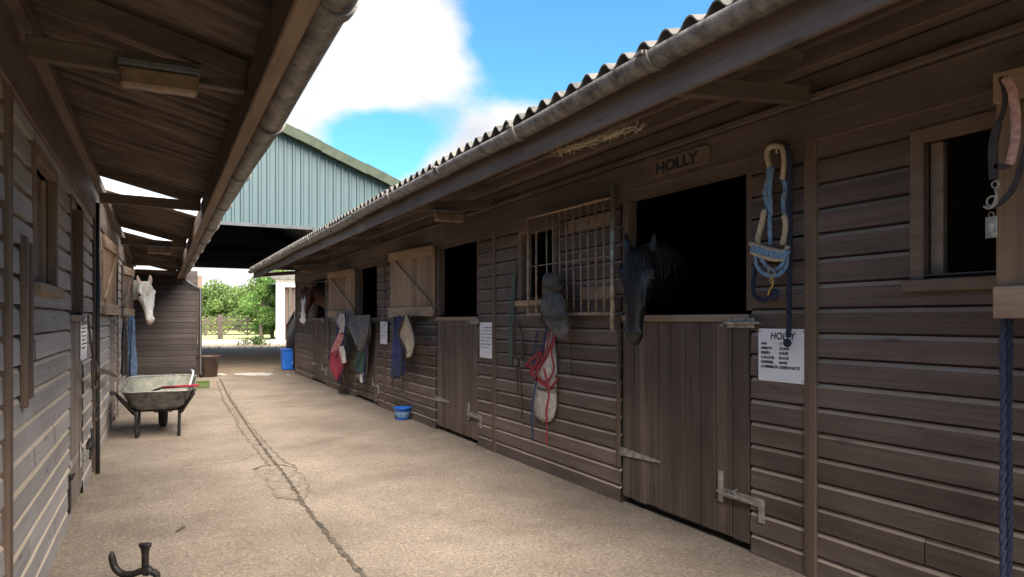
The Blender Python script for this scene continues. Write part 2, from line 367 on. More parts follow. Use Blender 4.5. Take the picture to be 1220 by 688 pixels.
def concrete():
    m, n, l, p = newmat('worn_yard_concrete')
    g = n.new('ShaderNodeNewGeometry')
    def nz(s, d=6, r=.6):
        t = n.new('ShaderNodeTexNoise'); t.inputs['Scale'].default_value = s; t.inputs['Detail'].default_value = d; t.inputs['Roughness'].default_value = r
        l.new(g.outputs['Position'], t.inputs['Vector']); return t.outputs[0]
    def ramp(f, *st):
        r = n.new('ShaderNodeValToRGB'); e = r.color_ramp.elements
        e[0].position, e[0].color = st[0][0], rgba(st[0][1]); e[1].position, e[1].color = st[-1][0], rgba(st[-1][1])
        for q in st[1:-1]: x = e.new(q[0]); x.color = rgba(q[1])
        l.new(f, r.inputs[0]); return r.outputs[0]
    def mix(f, a, b, bt='MIX'):
        x = n.new('ShaderNodeMix'); x.data_type = 'RGBA'; x.blend_type = bt
        if isinstance(f, float): x.inputs[0].default_value = f
        else: l.new(f, x.inputs[0])
        for i, q in ((6, a), (7, b)):
            if isinstance(q, tuple): x.inputs[i].default_value = rgba(q)
            else: l.new(q, x.inputs[i])
        return x.outputs[2]
    base = ramp(nz(.9, 7, .65), (.28, (.162,.130,.103)), (.5, (.252,.204,.160)), (.75, (.345,.283,.224)))
    fine = ramp(nz(55, 5, .8), (.3, (.55,.54,.53)), (.5, (1,1,1)), (.72, (1.5,1.47,1.38)))
    c = mix(1.0, base, fine, 'MULTIPLY')
    # exposed pebbles
    vo = n.new('ShaderNodeTexVoronoi'); vo.inputs['Scale'].default_value = 75; l.new(g.outputs['Position'], vo.inputs['Vector'])
    peb = ramp(vo.outputs['Color'], (.0, (.55,.55,.55)), (.45, (1,1,1)), (.8, (1,1,1)), (.95, (1.55,1.5,1.4)))
    c = mix(.85, c, peb, 'MULTIPLY')
    # trodden straw dust
    st = n.new('ShaderNodeMapRange'); st.inputs['From Min'].default_value = .60; st.inputs['From Max'].default_value = .70; st.inputs['To Max'].default_value = .55
    l.new(nz(38, 8, .8), st.inputs[0])
    c = mix(st.outputs[0], c, (.52,.42,.29))
    dk = n.new('ShaderNodeMapRange'); dk.inputs['From Min'].default_value = .54; dk.inputs['From Max'].default_value = .72; dk.inputs['To Max'].default_value = .62
    l.new(nz(1.7, 9, .72), dk.inputs[0])
    c = mix(dk.outputs[0], c, (.15,.12,.095))
    l.new(c, p.inputs['Base Color']); p.inputs['Roughness'].default_value = .85; p.inputs['Specular IOR Level'].default_value = .25
    b1 = n.new('ShaderNodeBump'); b1.inputs['Strength'].default_value = .5; b1.inputs['Distance'].default_value = .006; l.new(nz(60, 6, .8), b1.inputs['Height'])
    l.new(b1.outputs[0], p.inputs['Normal'])
    return m
M['concrete'] = concrete()
M['crack'] = simple('dark_joint_dirt', (.045,.036,.027), .95, var=.4, scale=14, bump=.8, bscale=120, var2=(.16,.125,.09))
M['hairline'] = simple('hairline_crack_dirt', (.13,.10,.075), .95, var=.4, scale=14, bump=.8, bscale=120, var2=(.20,.16,.12))
M['patch'] = simple('worn_darker_concrete', (.20,.16,.122), .95, var=.35, scale=14, bump=.8, bscale=60)
M['gravel'] = simple('leafy_gravel', (.30,.235,.165), .95, var=.4, scale=3, bump=.8, bscale=30)
M['barnfloor'] = simple('brown_barn_floor', (.15,.11,.072), .9, var=.3, scale=2, bump=.5)
M['lane'] = simple('pale_stone_lane_and_sun_patch', (.50,.46,.40), .9, var=.12, scale=1)
M['field'] = simple('meadow_grass', (.24,.29,.09), .9, var=.3, scale=1.2, bump=.6, var2=(.36,.38,.15))

# ------------------------------------------------------------------ ground
def sheet(name, x0, x1, y0, y1, z, mat):
    b = MB(); b.add([(x0,y0,z),(x1,y0,z),(x1,y1,z),(x0,y1,z)], [(0,1,2,3)])
    return struct(b.build(name, mat, recalc=False))
sheet('ground', -1500, 1500, -1500, 1500, -.016, M['field'])
sheet('gravel', -30, 45, -12, 46, -.012, M['gravel'])
sheet('lane', -60, 80, 39, 47, -.008, M['lane'])
sheet('barn_floor', -6.3, 8.7, 17.4, 32, -.004, M['barnfloor'])
sheet('concrete_yard', -6, 9, -9, 17.4, 0, M['concrete'])

def ground_pt(px, py, z=0.0):
    d = view_dir(px, py); t = (H - z) / -d.z
    return V((d.x*t, d.y*t, z))
def crack(b, pts, w, z=.004, jit=.02, seg=.06, grow=1.0):
    P = [ground_pt(*p) for p in pts]; out = []
    for a, c in zip(P, P[1:]):
        n = max(1, int((c-a).length/seg))
        for k in range(n):
            q = a.lerp(c, k/n); out.append(q + V((random.uniform(-jit, jit), random.uniform(-jit, jit), 0)))
    out.append(P[-1])
    L_, R_ = [], []
    for i, q in enumerate(out):
        t = (out[min(i+1, len(out)-1)] - out[max(i-1, 0)]).normalized(); a = V((t.y, -t.x, 0))
        ww = w * random.uniform(.35, 1.3); 
        L_.append(q + a*ww/2 + V((0,0,z))); R_.append(q - a*ww/2 + V((0,0,z)))
    n = len(out)
    b.add(L_ + R_, [(i, i+1, n+i+1, n+i) for i in range(n-1)])
b = MB()
crack(b, [(262,452),(275,478),(300,515),(318,540),(336,562),(352,585),(362,602),(392,640),(436,690),(470,730)], .034, jit=.006, seg=.04)
b2 = MB()
crack(b2, [(258,455),(268,480),(292,520),(322,556)], .018, z=.003, jit=.02)
crack(b2, [(272,470),(290,498),(318,530),(340,552),(352,556)], .02, z=.0034, jit=.012)
crack(b2, [(272,552),(290,548),(303,541)], .018, z=.003)
crack(b2, [(215,556),(245,554),(272,552)], .008, z=.003)
crack(b2, [(303,560),(312,556),(330,554),(345,556),(354,558)], .035, z=.0036, jit=.008)
crack(b2, [(330,594),(342,592),(358,598)], .03, z=.0036, jit=.008)
crack(b2, [(312,564),(322,580),(330,594)], .008, z=.003)
crack(b2, [(352,560),(364,572),(368,586),(360,600)], .010, z=.003)
crack(b2, [(286,505),(280,490),(262,476)], .010, z=.003)
b3 = MB()
for outl in ([(303,560),(330,556),(352,560),(366,574),(362,592),(345,596),(330,590),(318,578)], [(262,458),(274,480),(296,520),(322,552),(334,556),(316,530),(290,490),(268,458)]):
    rr = random.Random(8); pts = []
    P = [ground_pt(*q, .002) for q in outl]
    for a, c in zip(P, P[1:]+P[:1]):
        for k in range(8): pts.append(a.lerp(c, k/8) + V((rr.uniform(-.025,.025), rr.uniform(-.025,.025), 0)))
    b3.add(pts, [tuple(range(len(pts)))])
struct(b3.build('yard_patch', M['patch']))
struct(b.build('yard_joint', M['crack'], recalc=False)); struct(b2.build('yard_cracks', M['hairline'], recalc=False))
# straw and chaff scattered on the yard
b = MB()
def strand(b, p, ln, wd, tilt=.15):
    a = random.uniform(0, 2*pi); d = V((cos(a), sin(a), random.uniform(0, tilt)))*ln/2; s = V((-sin(a), cos(a), 0))*wd/2
    p = V(p); b.add([p-d-s, p-d+s, p+d+s+V((0,0,.0005)), p+d-s+V((0,0,.0005))], [(0,1,2,3)])
for i in range(2600):
    y = random.uniform(1.2, 17)
    x = -.52 + abs(random.gauss(0, .05)) if random.random() < .55 else random.uniform(-.5, 2.88)
    if random.random() < .12: x = 2.88 - abs(random.gauss(0, .07))
    strand(b, (x, y, .006 + random.random()*.006), random.uniform(.008, .045), random.uniform(.0015, .004))
tag(b.build('straw_litter', M['straw'], recalc=False), 'loose straw and chaff scattered over the concrete yard', 'straw', kind='stuff')

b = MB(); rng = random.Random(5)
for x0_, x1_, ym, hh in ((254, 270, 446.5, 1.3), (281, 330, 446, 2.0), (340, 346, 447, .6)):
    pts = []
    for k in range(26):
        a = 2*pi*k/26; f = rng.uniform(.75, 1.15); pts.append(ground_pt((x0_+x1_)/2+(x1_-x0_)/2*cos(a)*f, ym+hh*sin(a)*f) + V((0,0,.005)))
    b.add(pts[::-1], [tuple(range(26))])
struct(b.build('painted_sun_patches', M['lane']))  # patches of sunlight painted as flat sheets in the lane colour
# ------------------------------------------------------------------ stable blocks
PITCH = .122
class Block:
    def __init__(s, X, sg, mats, obj):
        s.X, s.sg, s.m, s.o = X, sg, mats, obj      # sg: outward direction along x
    def x(s, o): return s.X + s.sg*o
    def p(s, o, y, z): return V((s.x(o), y, z))
    def bx(s, b, o0, o1, y0, y1, z0, z1, m=0): b.box(s.x(o0), s.x(o1), y0, y1, z0, z1, m)
    def clad(s, b, y0, y1, z0, z1):
        k = int(math.floor(z0/PITCH)) - 1
        while k*PITCH < z1:
            zb = k*PITCH; k += 1
            rj = random.Random(k*131 + int(y0*10)); j = rj.uniform(-.002, .002); t = rj.uniform(-.0025, .0025)
            pr = [(-.006, zb), (.028+j, zb), (.025+j, zb+PITCH-.030), (.008, zb+PITCH-.011), (-.006, zb+PITCH-.011), (-.006, zb+PITCH)]
            seg = []
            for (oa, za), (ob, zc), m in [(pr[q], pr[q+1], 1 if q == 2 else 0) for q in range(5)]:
                if zc < z0 or za > z1: continue
                def ip(z):
                    if abs(zc-za) < 1e-6: return oa
                    return oa + (ob-oa)*(z-za)/(zc-za)
                a = (ip(max(za, z0)), max(za, z0)) if za < z0 else (oa, za)
                c = (ip(z1), z1) if zc > z1 else (ob, zc)
                seg.append((a, c, m))
            for a, c, m in seg:
                q = [s.p(a[0]+t, y0, a[1]), s.p(a[0]-t, y1, a[1]), s.p(c[0]-t, y1, c[1]), s.p(c[0]+t, y0, c[1])]
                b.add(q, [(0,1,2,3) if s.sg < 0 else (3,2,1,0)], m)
        s.bx(b, -.05, -.008, y0, y1, z0, z1)

def roof_sheet(b, xa, za, xb, zb, y0, y1, thick=.007, amp=.024, pitch=.146, n=8):
    """corrugated sheet, waves run along y, sheet slopes from (xa,za) to (xb,zb)"""
    ny = int((y1-y0)/pitch*n)
    top = []; bot = []
    for i in range(ny+1):
        y = y0 + (y1-y0)*i/ny; h = amp*math.sin(2*pi*y/pitch)
        h = math.copysign(abs(h/amp)**.8, h)*amp
        top.append((V((xa, y, za+h+thick)), V((xb, y, zb+h+thick)))); bot.append((V((xa, y, za+h)), V((xb, y, zb+h))))
    o = len(b.v)
    for t, q in zip(top, bot): b.v += [t[0], t[1], q[0], q[1]]
    for i in range(ny):
        a = o+i*4; c = a+4
        for f in ((a, a+1, c+1, c), (a+2, c+2, c+3, a+3), (a, c, c+2, a+2), (a+1, a+3, c+3, c+1)): b.f.append(f); b.m.append(0)
    for a in (o, o+ny*4): b.f.append((a, a+2, a+3, a+1)); b.m.append(0)

def text_mesh(body, size, mat, M4, parent, name='lettering', ext=.0006, jitter=0, shear=0, bold=0.0, ax='LEFT'):
    cu = bpy.data.curves.new('t', 'FONT'); cu.body = body; cu.size = size; cu.extrude = ext; cu.shear = shear; cu.offset = bold; cu.align_x = ax
    to = bpy.data.objects.new('t', cu); C.objects.link(to)
    dg = bpy.context.evaluated_depsgraph_get(); me = bpy.data.meshes.new_from_object(to.evaluated_get(dg))
    bpy.data.objects.remove(to)
    rj = random.Random(hash(body) % 999 if False else len(body)*7)
    for v in me.vertices:
        if jitter:
            n = mnoise.noise_vector(V((v.co.x, v.co.y, 3))*(.9/size)); v.co.x += n.x*jitter; v.co.y += n.y*jitter
    off = V(parent['_loc']); me.transform(Matrix.Translation(-off) @ M4)
    me.materials.clear(); me.materials.append(mat)
    o = bpy.data.objects.new(name, me); C.objects.link(o); o.parent = parent; o['_loc'] = tuple(off)
    return o
def wallM(blk, o, y, z, rot=0):
    X = V((0, blk.sg, 0)) if blk.sg > 0 else V((0, -1, 0))
    Mx = Matrix((( 0, 0, blk.sg, blk.x(o)), (X.y, 0, 0, y), (0, 1, 0, z), (0, 0, 0, 1)))
    return Mx @ Matrix.Rotation(rot, 4, 'Z')

def wall_bay(blk, ya, yb, ztop, holes):
    """cladding of one bay with rectangular openings (y0,y1,z0,z1)"""
    b = MB(); ys = sorted({ya, yb, *[h[0] for h in holes], *[h[1] for h in holes]})
    for a, c in zip(ys, ys[1:]):
        mid = (a+c)/2; hs = sorted([(h[2], h[3]) for h in holes if h[0] <= mid <= h[1]])
        z = .0
        for z0, z1 in hs:
            if z0 > z: blk.clad(b, a, c, z, z0)
            z = z1
        if z < ztop: blk.clad(b, a, c, z, ztop)
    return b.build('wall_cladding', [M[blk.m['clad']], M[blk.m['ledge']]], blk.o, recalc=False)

def lower_door(blk, y0, y1, top=1.31, hinge_far=True, style='plank', detail=True):
    par = blk.o; g = .012
    d = MB()
    n = 9; wd = (y1-y0-2*g)/n
    if style == 'plank':
        for i in range(n):
            a = y0+g+i*wd; j = random.uniform(-.002, .002)
            blk.bx(d, -.012, .022+j, a+.003, a+wd-.003, .045+random.uniform(0,.01), top-.045)
        blk.bx(d, -.022, -.013, y0+g, y1-g, .05, top-.05)
    else:
        z = .05
        while z < top-.06:
            z2 = min(z+.112, top-.05)
            blk.bx(d, -.012, .018, y0+.13, y1-g, z, z2-.008); z += .116
        blk.bx(d, -.012, .034, y0+g, y0+.125, .045, top-.045)
        blk.bx(d, -.022, -.013, y0+g, y1-g, .05, top-.05)
    door = d.build('lower_door', M[blk.m['door']], par, bevel=.004)
    r = MB(); blk.bx(r, -.03, .035, y0+g, y1-g, top-.043, top); r.build('top_rail', M['rail'], door, bevel=.004)
    if detail:
        yh = y1 if hinge_far else y0; ya = yh - (.42 if hinge_far else -.42)
        for zz in (.36,):
            h = MB(); s_ = 1 if hinge_far else -1
            q = [blk.p(.026, yh+.02*s_, zz+.03), blk.p(.026, yh+.02*s_, zz-.03), blk.p(.026, ya, zz-.008), blk.p(.026, ya, zz+.008)]
            q2 = [v + V((blk.sg*.006, 0, 0)) for v in q]
            h.add(q+q2, [(0,1,2,3),(7,6,5,4),(0,4,5,1),(1,5,6,2),(2,6,7,3),(3,7,4,0)])
            h.build('strap_hinge', M['galv'], door)
        yl = y0 if hinge_far else y1; s_ = 1 if hinge_far else -1
        # kick bolt: plate, bar, staple
        h = MB()
        blk.bx(h, .024, .032, min(yl-.09*s_, yl+.22*s_), max(yl-.09*s_, yl+.22*s_), .27, .315)
        blk.bx(h, .026, .036, min(yl+.20*s_, yl+.235*s_), max(yl+.20*s_, yl+.235*s_), .235, .41)
        blk.bx(h, .026, .038, min(yl-.10*s_, yl-.065*s_), max(yl-.10*s_, yl-.065*s_), .19, .31)
        h.tube([blk.p(.04, yl+.235*s_, .295), blk.p(.055, yl+.20*s_, .292), blk.p(.055, yl-.03*s_, .292)], .009, 8)
        h.tube([blk.p(.034, yl+.09*s_, .33), blk.p(.07, yl+.085*s_, .325), blk.p(.034, yl+.08*s_, .28)], .006, 6)
        h.build('kick_bolt', M['galv'], door, bevel=.002)
        h = MB()
        blk.bx(h, .036, .042, min(yl-.04*s_, yl+.16*s_), max(yl-.04*s_, yl+.16*s_), top-.075, top-.02)
        h.tube([blk.p(.052, yl-.09*s_, top-.047), blk.p(.052, yl+.17*s_, top-.047), blk.p(.075, yl+.17*s_, top-.065)], .008, 8)
        h.build('top_bolt', M['galv'], door, bevel=.002)
    return door

def shutter(blk, yn, yf, on, of, z0, z1, mat='raw', brace=True, brace_flip=False):
    """open top door standing off the wall: near end (yn,on) to far end (yf,of)"""
    a = blk.p(on, yn, 0); c = blk.p(of, yf, 0); d = (c-a); L_ = d.length; d.normalize()
    nrm = V((blk.sg, 0, 0)); nrm = (nrm - d*nrm.dot(d)).normalized()
    def bar(b, u0, u1, w0, w1, h0, h1):
        vs = []
        for h in (h0, h1):
            for u, w_ in ((u0, w0), (u1, w0), (u1, w1), (u0, w1)): vs.append(a + d*u + nrm*w_ + V((0, 0, h)))
        b.add(vs, [(0,3,2,1),(4,5,6,7),(0,1,5,4),(1,2,6,5),(2,3,7,6),(3,0,4,7)])
    b = MB(); n = 8
    for i in range(n):
        u = L_*i/n; bar(b, u+.002, u+L_/n-.002, -.011, .011+random.uniform(-.001,.001), z0+.01, z1)
    sh = b.build('upper_door', M[mat], blk.o, bevel=.003)
    r = MB()
    bar(r, 0, L_, .012, .034, z0, z0+.115); bar(r, 0, L_, .012, .034, z1-.13, z1-.02)
    r.build('ledge_rail', M['rawrail'], sh, bevel=.003)
    if brace:
        r = MB(); u0, u1 = (.06, L_-.1) if not brace_flip else (L_-.1, .06)
        p = a + d*u0 + nrm*.022 + V((0,0,z0+.12)); q = a + d*u1 + nrm*.022 + V((0,0,z1-.14))
        r.beam(p, q, .02, .085, up=(0,0,1)) if False else None
        e = (q-p).normalized(); f = e.cross(nrm).normalized()*.045
        vs = [p-f-nrm*.01, p+f-nrm*.01, q+f-nrm*.01, q-f-nrm*.01, p-f+nrm*.01, p+f+nrm*.01, q+f+nrm*.01, q-f+nrm*.01]
        r.add(vs, [(0,3,2,1),(4,5,6,7),(0,1,5,4),(1,2,6,5),(2,3,7,6),(3,0,4,7)])
        r.build('brace', M[mat], sh, bevel=.002)
    for zz in (z0+.06, z1-.08):
        r = MB(); bar(r, -.04, .22, .035, .040, zz-.018, zz+.018); r.build('hinge', M['galv'] if mat != 'raw' else M['rust'], sh)
    return sh

def window(blk, y0, y1, z0, z1, fm='frame', sill='rail', glaze=False):
    b = MB(); t = .06
    blk.bx(b, -.05, .034, y0-t, y0, z0-.02, z1+t); blk.bx(b, -.05, .034, y1, y1+t, z0-.02, z1+t); blk.bx(b, -.05, .037, y0, y1, z1, z1+t)
    fr = b.build('window_frame', M[fm], blk.o, bevel=.003)
    b = MB(); blk.bx(b, -.045, -.012, y0+.002, y0+.055, z0+.002, z1-.002); blk.bx(b, -.045, -.012, y1-.055, y1-.002, z0+.002, z1-.002)
    b.build('inner_frame', M['rail'], fr, bevel=.003)
    b = MB(); blk.bx(b, -.05, .062, y0-t-.02, y1+t+.02, z0-.07, z0-.022); b.build('sill', M[sill], fr, bevel=.004)
    return fr

# ---- right block
YS, YE = -4.9, 16.75
rb = thing('stable_block', 'long dark brown timber stable row on the right with corrugated roof and gutter', 'stable', (2.9, 6, 0))
RB = Block(2.9, -1, dict(clad='clad', ledge='ledge', door='door'), rb)
post_y = [2.33-2*3.605, 2.33-3.605, 2.33, 5.935, 9.54, 13.145, 16.70]
ZT = 2.62
for i, (a, c) in enumerate(zip(post_y, post_y[1:])):
    if i == len(post_y)-2: c = 16.75
    d0, d1 = a+.39, a+1.57
    holes = [(d0, d1, .0, 2.10)]
    wn_ = None
    w0, w1 = (a+3.04-.55, a+3.04)
    if c - a > 3:
        holes.append((w0, w1, 1.47, 2.03)); wn_ = True
    wall_bay(RB, a, c, ZT, holes)
    if wn_: window(RB, w0, w1, 1.47, 2.03, sill='frame' if i < 2 else 'rawrail')
    lower_door(RB, d0, d1, style='board' if i == 4 else 'plank', hinge_far=True)
    # door jambs
    b = MB(); RB.bx(b, -.06, .018, d1-.07, d1, 1.33, 2.10); RB.bx(b, -.06, .018, d0, d0+.04, 1.33, 2.10)
    b.build('door_jamb', M['post'], rb, bevel=.003)
for y in post_y:
    b = MB(); RB.bx(b, .0, .038, y-.035, y+.035, 0, 2.16); b.build('post', M['post'], rb, bevel=.005)
# lintel planks and wall plate under the eave
b = MB()
RB.bx(b, .023, .048, YS, YE, 2.155, 2.345); RB.bx(b, .023, .040, YS, YE, 2.349, 2.49); RB.bx(b, .041, .07, YS, YE, 2.352, 2.385)
RB.bx(b, .023, .11, YS, YE, 2.50, 2.60)
b.build('lintel', M['lintel'], rb, bevel=.004)
# roof trusses / brackets
RZ0, RX0 = 2.455, 1.86
slope = .235
def rz(x): return RZ0 + (x-RX0)*slope
for y in post_y:
    b = MB()
    b.beam((2.86, y, 2.39), (1.97, y, 2.30), .05, .085)
    b.build('bracket', M['eave'], rb, bevel=.004)
    b = MB(); b.beam((5.0, y, rz(5.0)-.10), (1.98, y, rz(1.98)-.09), .05, .11); b.build('rafter', M['eave'], rb, bevel=.004)
b = MB()
for x in (2.35, 2.75, 3.4, 4.2): b.box(x-.025, x+.025, YS, YE, rz(x)-.085, rz(x)-.033)
b.build('purlin', M['lintel'], rb)
b = MB(); roof_sheet(b, RX0, RZ0, 4.9, rz(4.9), YS, YE+.15); roof_sheet(b, 8.0, rz(4.9)-.73, 4.9, rz(4.9)+.01, YS, YE+.15)
b.build('roof', M['fibre'], rb, smooth=False, recalc=False)
b = MB(); b.box(1.945, 1.97, YS, YE+.14, 2.235, 2.425); b.build('fascia_board', M['lintel'], rb, bevel=.003)
# straggly torn lining along the fascia bottom
# gutter
def half_pipe(b, x, z, y0, y1, r0=.06, r1=.052, n=12, wob=.006, segs=40):
    rings = []
    for s_ in range(segs+1):
        y = y0+(y1-y0)*s_/segs; dz = wob*math.sin(y*1.3)+wob*.7*math.sin(y*2.9+1)
        ring = [V((x+r0*cos(pi+pi*k/n), y, z+dz+r0*sin(pi+pi*k/n))) for k in range(n+1)]
        ring += [V((x+r1*cos(2*pi-pi*k/n), y, z+dz+r1*sin(2*pi-pi*k/n))) for k in range(n+1)]
        rings.append(ring)
    b.loft(rings, True)
b = MB(); half_pipe(b, 1.878, 2.405, YS, YE+.1); gut = b.build('gutter', M['gutter'], rb, smooth=True)
y = 1.1
while y < 16.8:
    b = MB(); half_pipe(b, 1.878, 2.407, y-.035, y+.035, .069, .0605, segs=1); b.box(1.80, 1.825, y-.02, y+.02, 2.40, 2.415)
    b.build('gutter_joint', M['gutter'], gut, smooth=False); y += 1.22
# building shell
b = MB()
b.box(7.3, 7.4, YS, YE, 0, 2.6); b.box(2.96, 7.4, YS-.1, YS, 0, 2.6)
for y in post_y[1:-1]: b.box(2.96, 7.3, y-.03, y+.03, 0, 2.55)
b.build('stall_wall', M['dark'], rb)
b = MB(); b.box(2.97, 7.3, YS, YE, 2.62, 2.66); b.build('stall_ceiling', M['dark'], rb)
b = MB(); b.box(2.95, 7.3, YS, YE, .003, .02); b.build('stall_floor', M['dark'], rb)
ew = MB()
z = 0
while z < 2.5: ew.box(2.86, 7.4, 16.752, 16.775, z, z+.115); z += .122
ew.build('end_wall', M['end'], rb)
# open top doors
shutter(RB, 7.52, 8.70, .035, .20, 1.32, 2.17)
shutter(RB, 11.14, 12.32, .04, .21, 1.32, 2.14)
s0 = shutter(RB, .30, 1.40, .05, .19, 1.285, 2.19)
# holly grille, folded back on the wall
def Gp(y, o, z): return RB.p(o, y, z)
b = MB(); y0, y1, z0, z1 = 3.93, 5.10, 1.325, 2.14
def oo(y): return .075 + (y-y0)*.03
for z_, r_ in ((z0, .013), (z1, .011)): b.tube([Gp(y0, oo(y0), z_), Gp(y1, oo(y1), z_)], r_, 8)
b.tube([Gp(y1, oo(y1), z0-.03), Gp(y1, oo(y1), z1+.01)], .013, 8)
b.tube([Gp(y1-.14, oo(y1), z0), Gp(y1-.14, oo(y1), z1)], .009, 8)
gr = b.build('grille_frame', M['rust'], rb, smooth=True)
b = MB(); b.tube([Gp(y0, oo(y0), z0-.12), Gp(y0, oo(y0), z1+.07)], .018, 8); b.build('hinge_post', M['galv'], gr, smooth=True)
b = MB()
for k in range(1, 10): b.tube([Gp(y0+k*.101, oo(y0), z0), Gp(y0+k*.101, oo(y0)+.01, z1)], .0075, 6)
for zz in (1.73,): b.tube([Gp(y0, oo(y0)-.009, zz), Gp(y1, oo(y1)-.009, zz)], .0045, 6)
b.build('grille_bar', M['rust'], gr, smooth=True)
for (a, c, z_) in ((4.0, 4.42, 1.43), (4.02, 4.58, 1.96)):
    b = MB()
    yy = a
    while yy < c:
        e = min(c, yy+random.uniform(.07, .12)); RB.bx(b, .024, .038+random.uniform(0,.003), yy, e-.006, z_, z_+.095); yy = e
    b.build('worn_batten', M['rail'], rb, bevel=.003)
b = MB(); RB.bx(b, .024, .05, 3.905, 3.925, .25, 1.30); 
b.build('hinge_batten', M['post'], rb)

# ---- left block
lb = thing('stable_block', 'grey weathered timber stable row on the left with deep canopy and rooflights', 'stable', (-.526, 6, 0))
LB = Block(-.526, 1, dict(clad='cladL', ledge='ledgeL', door='doorL'), lb)
lposts = [3.15-7.21, 3.15-3.605, 3.15, 6.755, 10.36, 13.965, 16.62]
LT = 2.56
spec = [ (None, None)]*2 + [((5.11,5.92),(3.72,4.40)), ((8.95,10.0),(6.98,7.50)), ((12.3,13.4),None), (None, (14.6, 15.2))]
for (a, c), (dr, wd) in zip(zip(lposts, lposts[1:]), spec):
    holes = []
    if dr: holes.append((dr[0], dr[1], 0, 2.08))
    if wd: holes.append((wd[0], wd[1], 1.45, 2.02))
    wall_bay(LB, a, c, LT, holes)
    if dr: lower_door(LB, dr[0], dr[1], hinge_far=False)
    if wd: window(LB, wd[0], wd[1], 1.47, 2.02, sill='rail')
    if dr:
        b = MB(); LB.bx(b, -.06, .03, dr[1]-.05, dr[1], 1.33, 2.08); LB.bx(b, -.06, .03, dr[0], dr[0]+.05, 1.33, 2.08); b.build('door_jamb', M['post'], lb, bevel=.003)
b = MB(); LB.bx(b, -.045, -.03, 3.72, 4.40, 1.47, 2.02); b.build('window_board', M['frame'], lb)
b = MB(); LB.bx(b, -.045, -.03, 5.16, 5.87, 1.31, 2.08); b.build('upper_door', M['post'], lb)
for y in lposts:
    y_ = y if y != 3.15 else 3.06
    b = MB(); LB.bx(b, .0, .045, y_-.04, y_+.04, 0, 2.3); b.build('post', M['post'], lb, bevel=.005)
b = MB(); LB.bx(b, .028, .048, -4, 16.6, 2.13, 2.30); LB.bx(b, .028, .04, -4, 16.6, 2.304, 2.40); LB.bx(b, .02, .085, -4, 16.6, 2.405, 2.48)
b.build('lintel', M['lintel'], lb, bevel=.004)
def lz(x): return 2.625 - (x+.526)*.25
# roof: fibre sheets with two rooflights
LRX = .47
sk = [(6.82, 8.10), (10.42, 11.75)]
segs = [(-5, sk[0][0]), (sk[0][1], sk[1][0]), (sk[1][1], 16.9)]
b = MB()
for a, c in segs: roof_sheet(b, LRX, lz(LRX), -3.0, lz(-3.0), a, c, pitch=.146, amp=.024)
for a, c in sk: roof_sheet(b, -.56, lz(-.56), -3.0, lz(-3.0), a, c)
roof_sheet(b, -6, lz(-3)-.7, -3.0, lz(-3)+.01, -5, 16.9)
b.build('roof', M['fibreL'], lb, recalc=False)
for a, c in sk:
    b = MB(); roof_sheet(b, LRX, lz(LRX), -.56, lz(-.56), a, c, thick=.003); b.build('rooflight', M['skylight'], lb, recalc=False)
for y in [-1.8] + lposts[2:]:
    b = MB(); b.beam((-.50, y-.004, lz(-.5)-.060), (.33, y-.004, lz(.33)-.060), .05, .085); b.build('rafter', M['eave'], lb, bevel=.004)
    b = MB(); b.beam((-.45, y, 2.315), (.33, y, 2.30), .05, .085); b.build('tie_beam', M['eave'], lb, bevel=.004)
b = MB(); b.box(.335, .40, -4.9, 16.8, 2.165, 2.34); b.build('eave_beam', M['eavebeam'], lb, bevel=.006)
b = MB(); half_pipe(b, .462, 2.235, -4.9, 16.85, .062, .055, wob=.010); gut = b.build('gutter', M['gutter'], lb, smooth=True)
y = 2.05
while y < 16.6:
    b = MB(); half_pipe(b, .462, 2.235, y-.03, y+.03, .072, .063, wob=.010, segs=1); b.build('gutter_joint', M['gutter'], gut); y += 1.35
# closing wall at the far end of the left row
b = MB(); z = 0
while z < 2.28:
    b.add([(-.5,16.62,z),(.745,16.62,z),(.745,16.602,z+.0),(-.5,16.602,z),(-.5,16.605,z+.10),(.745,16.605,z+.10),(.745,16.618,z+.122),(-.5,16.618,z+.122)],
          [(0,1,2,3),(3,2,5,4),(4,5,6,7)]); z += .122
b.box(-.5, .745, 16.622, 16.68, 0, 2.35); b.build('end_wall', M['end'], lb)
b = MB(); b.box(.75, .83, 16.57, 16.68, 0, 2.25); b.build('end_post', M['post'], lb, bevel=.005)
b = MB(); b.tube([(.47,16.5,2.16),(.62,16.52,2.05),(.80,16.53,1.95),(.80,16.53,.1),(.84,16.5,.04)], .035, 10)
b.build('downpipe', M['black'], lb, smooth=True)
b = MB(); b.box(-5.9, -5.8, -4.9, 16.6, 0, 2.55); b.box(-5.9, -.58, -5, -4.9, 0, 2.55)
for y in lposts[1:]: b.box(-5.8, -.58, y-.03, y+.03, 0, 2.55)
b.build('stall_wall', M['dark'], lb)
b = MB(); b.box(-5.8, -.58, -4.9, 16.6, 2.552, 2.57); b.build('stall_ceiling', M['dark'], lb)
shutter(LB, 7.72, 8.90, .03, .085, 1.33, 2.12)
shutter(LB, 11.5, 12.25, .04, .15, 1.33, 2.08, mat='frame')
b = MB(); b.tube([LB.p(.07, 6.62, 0), LB.p(.07, 6.62, 2.25)], .017, 8); b.build('downpipe', M['black'], lb, smooth=True)

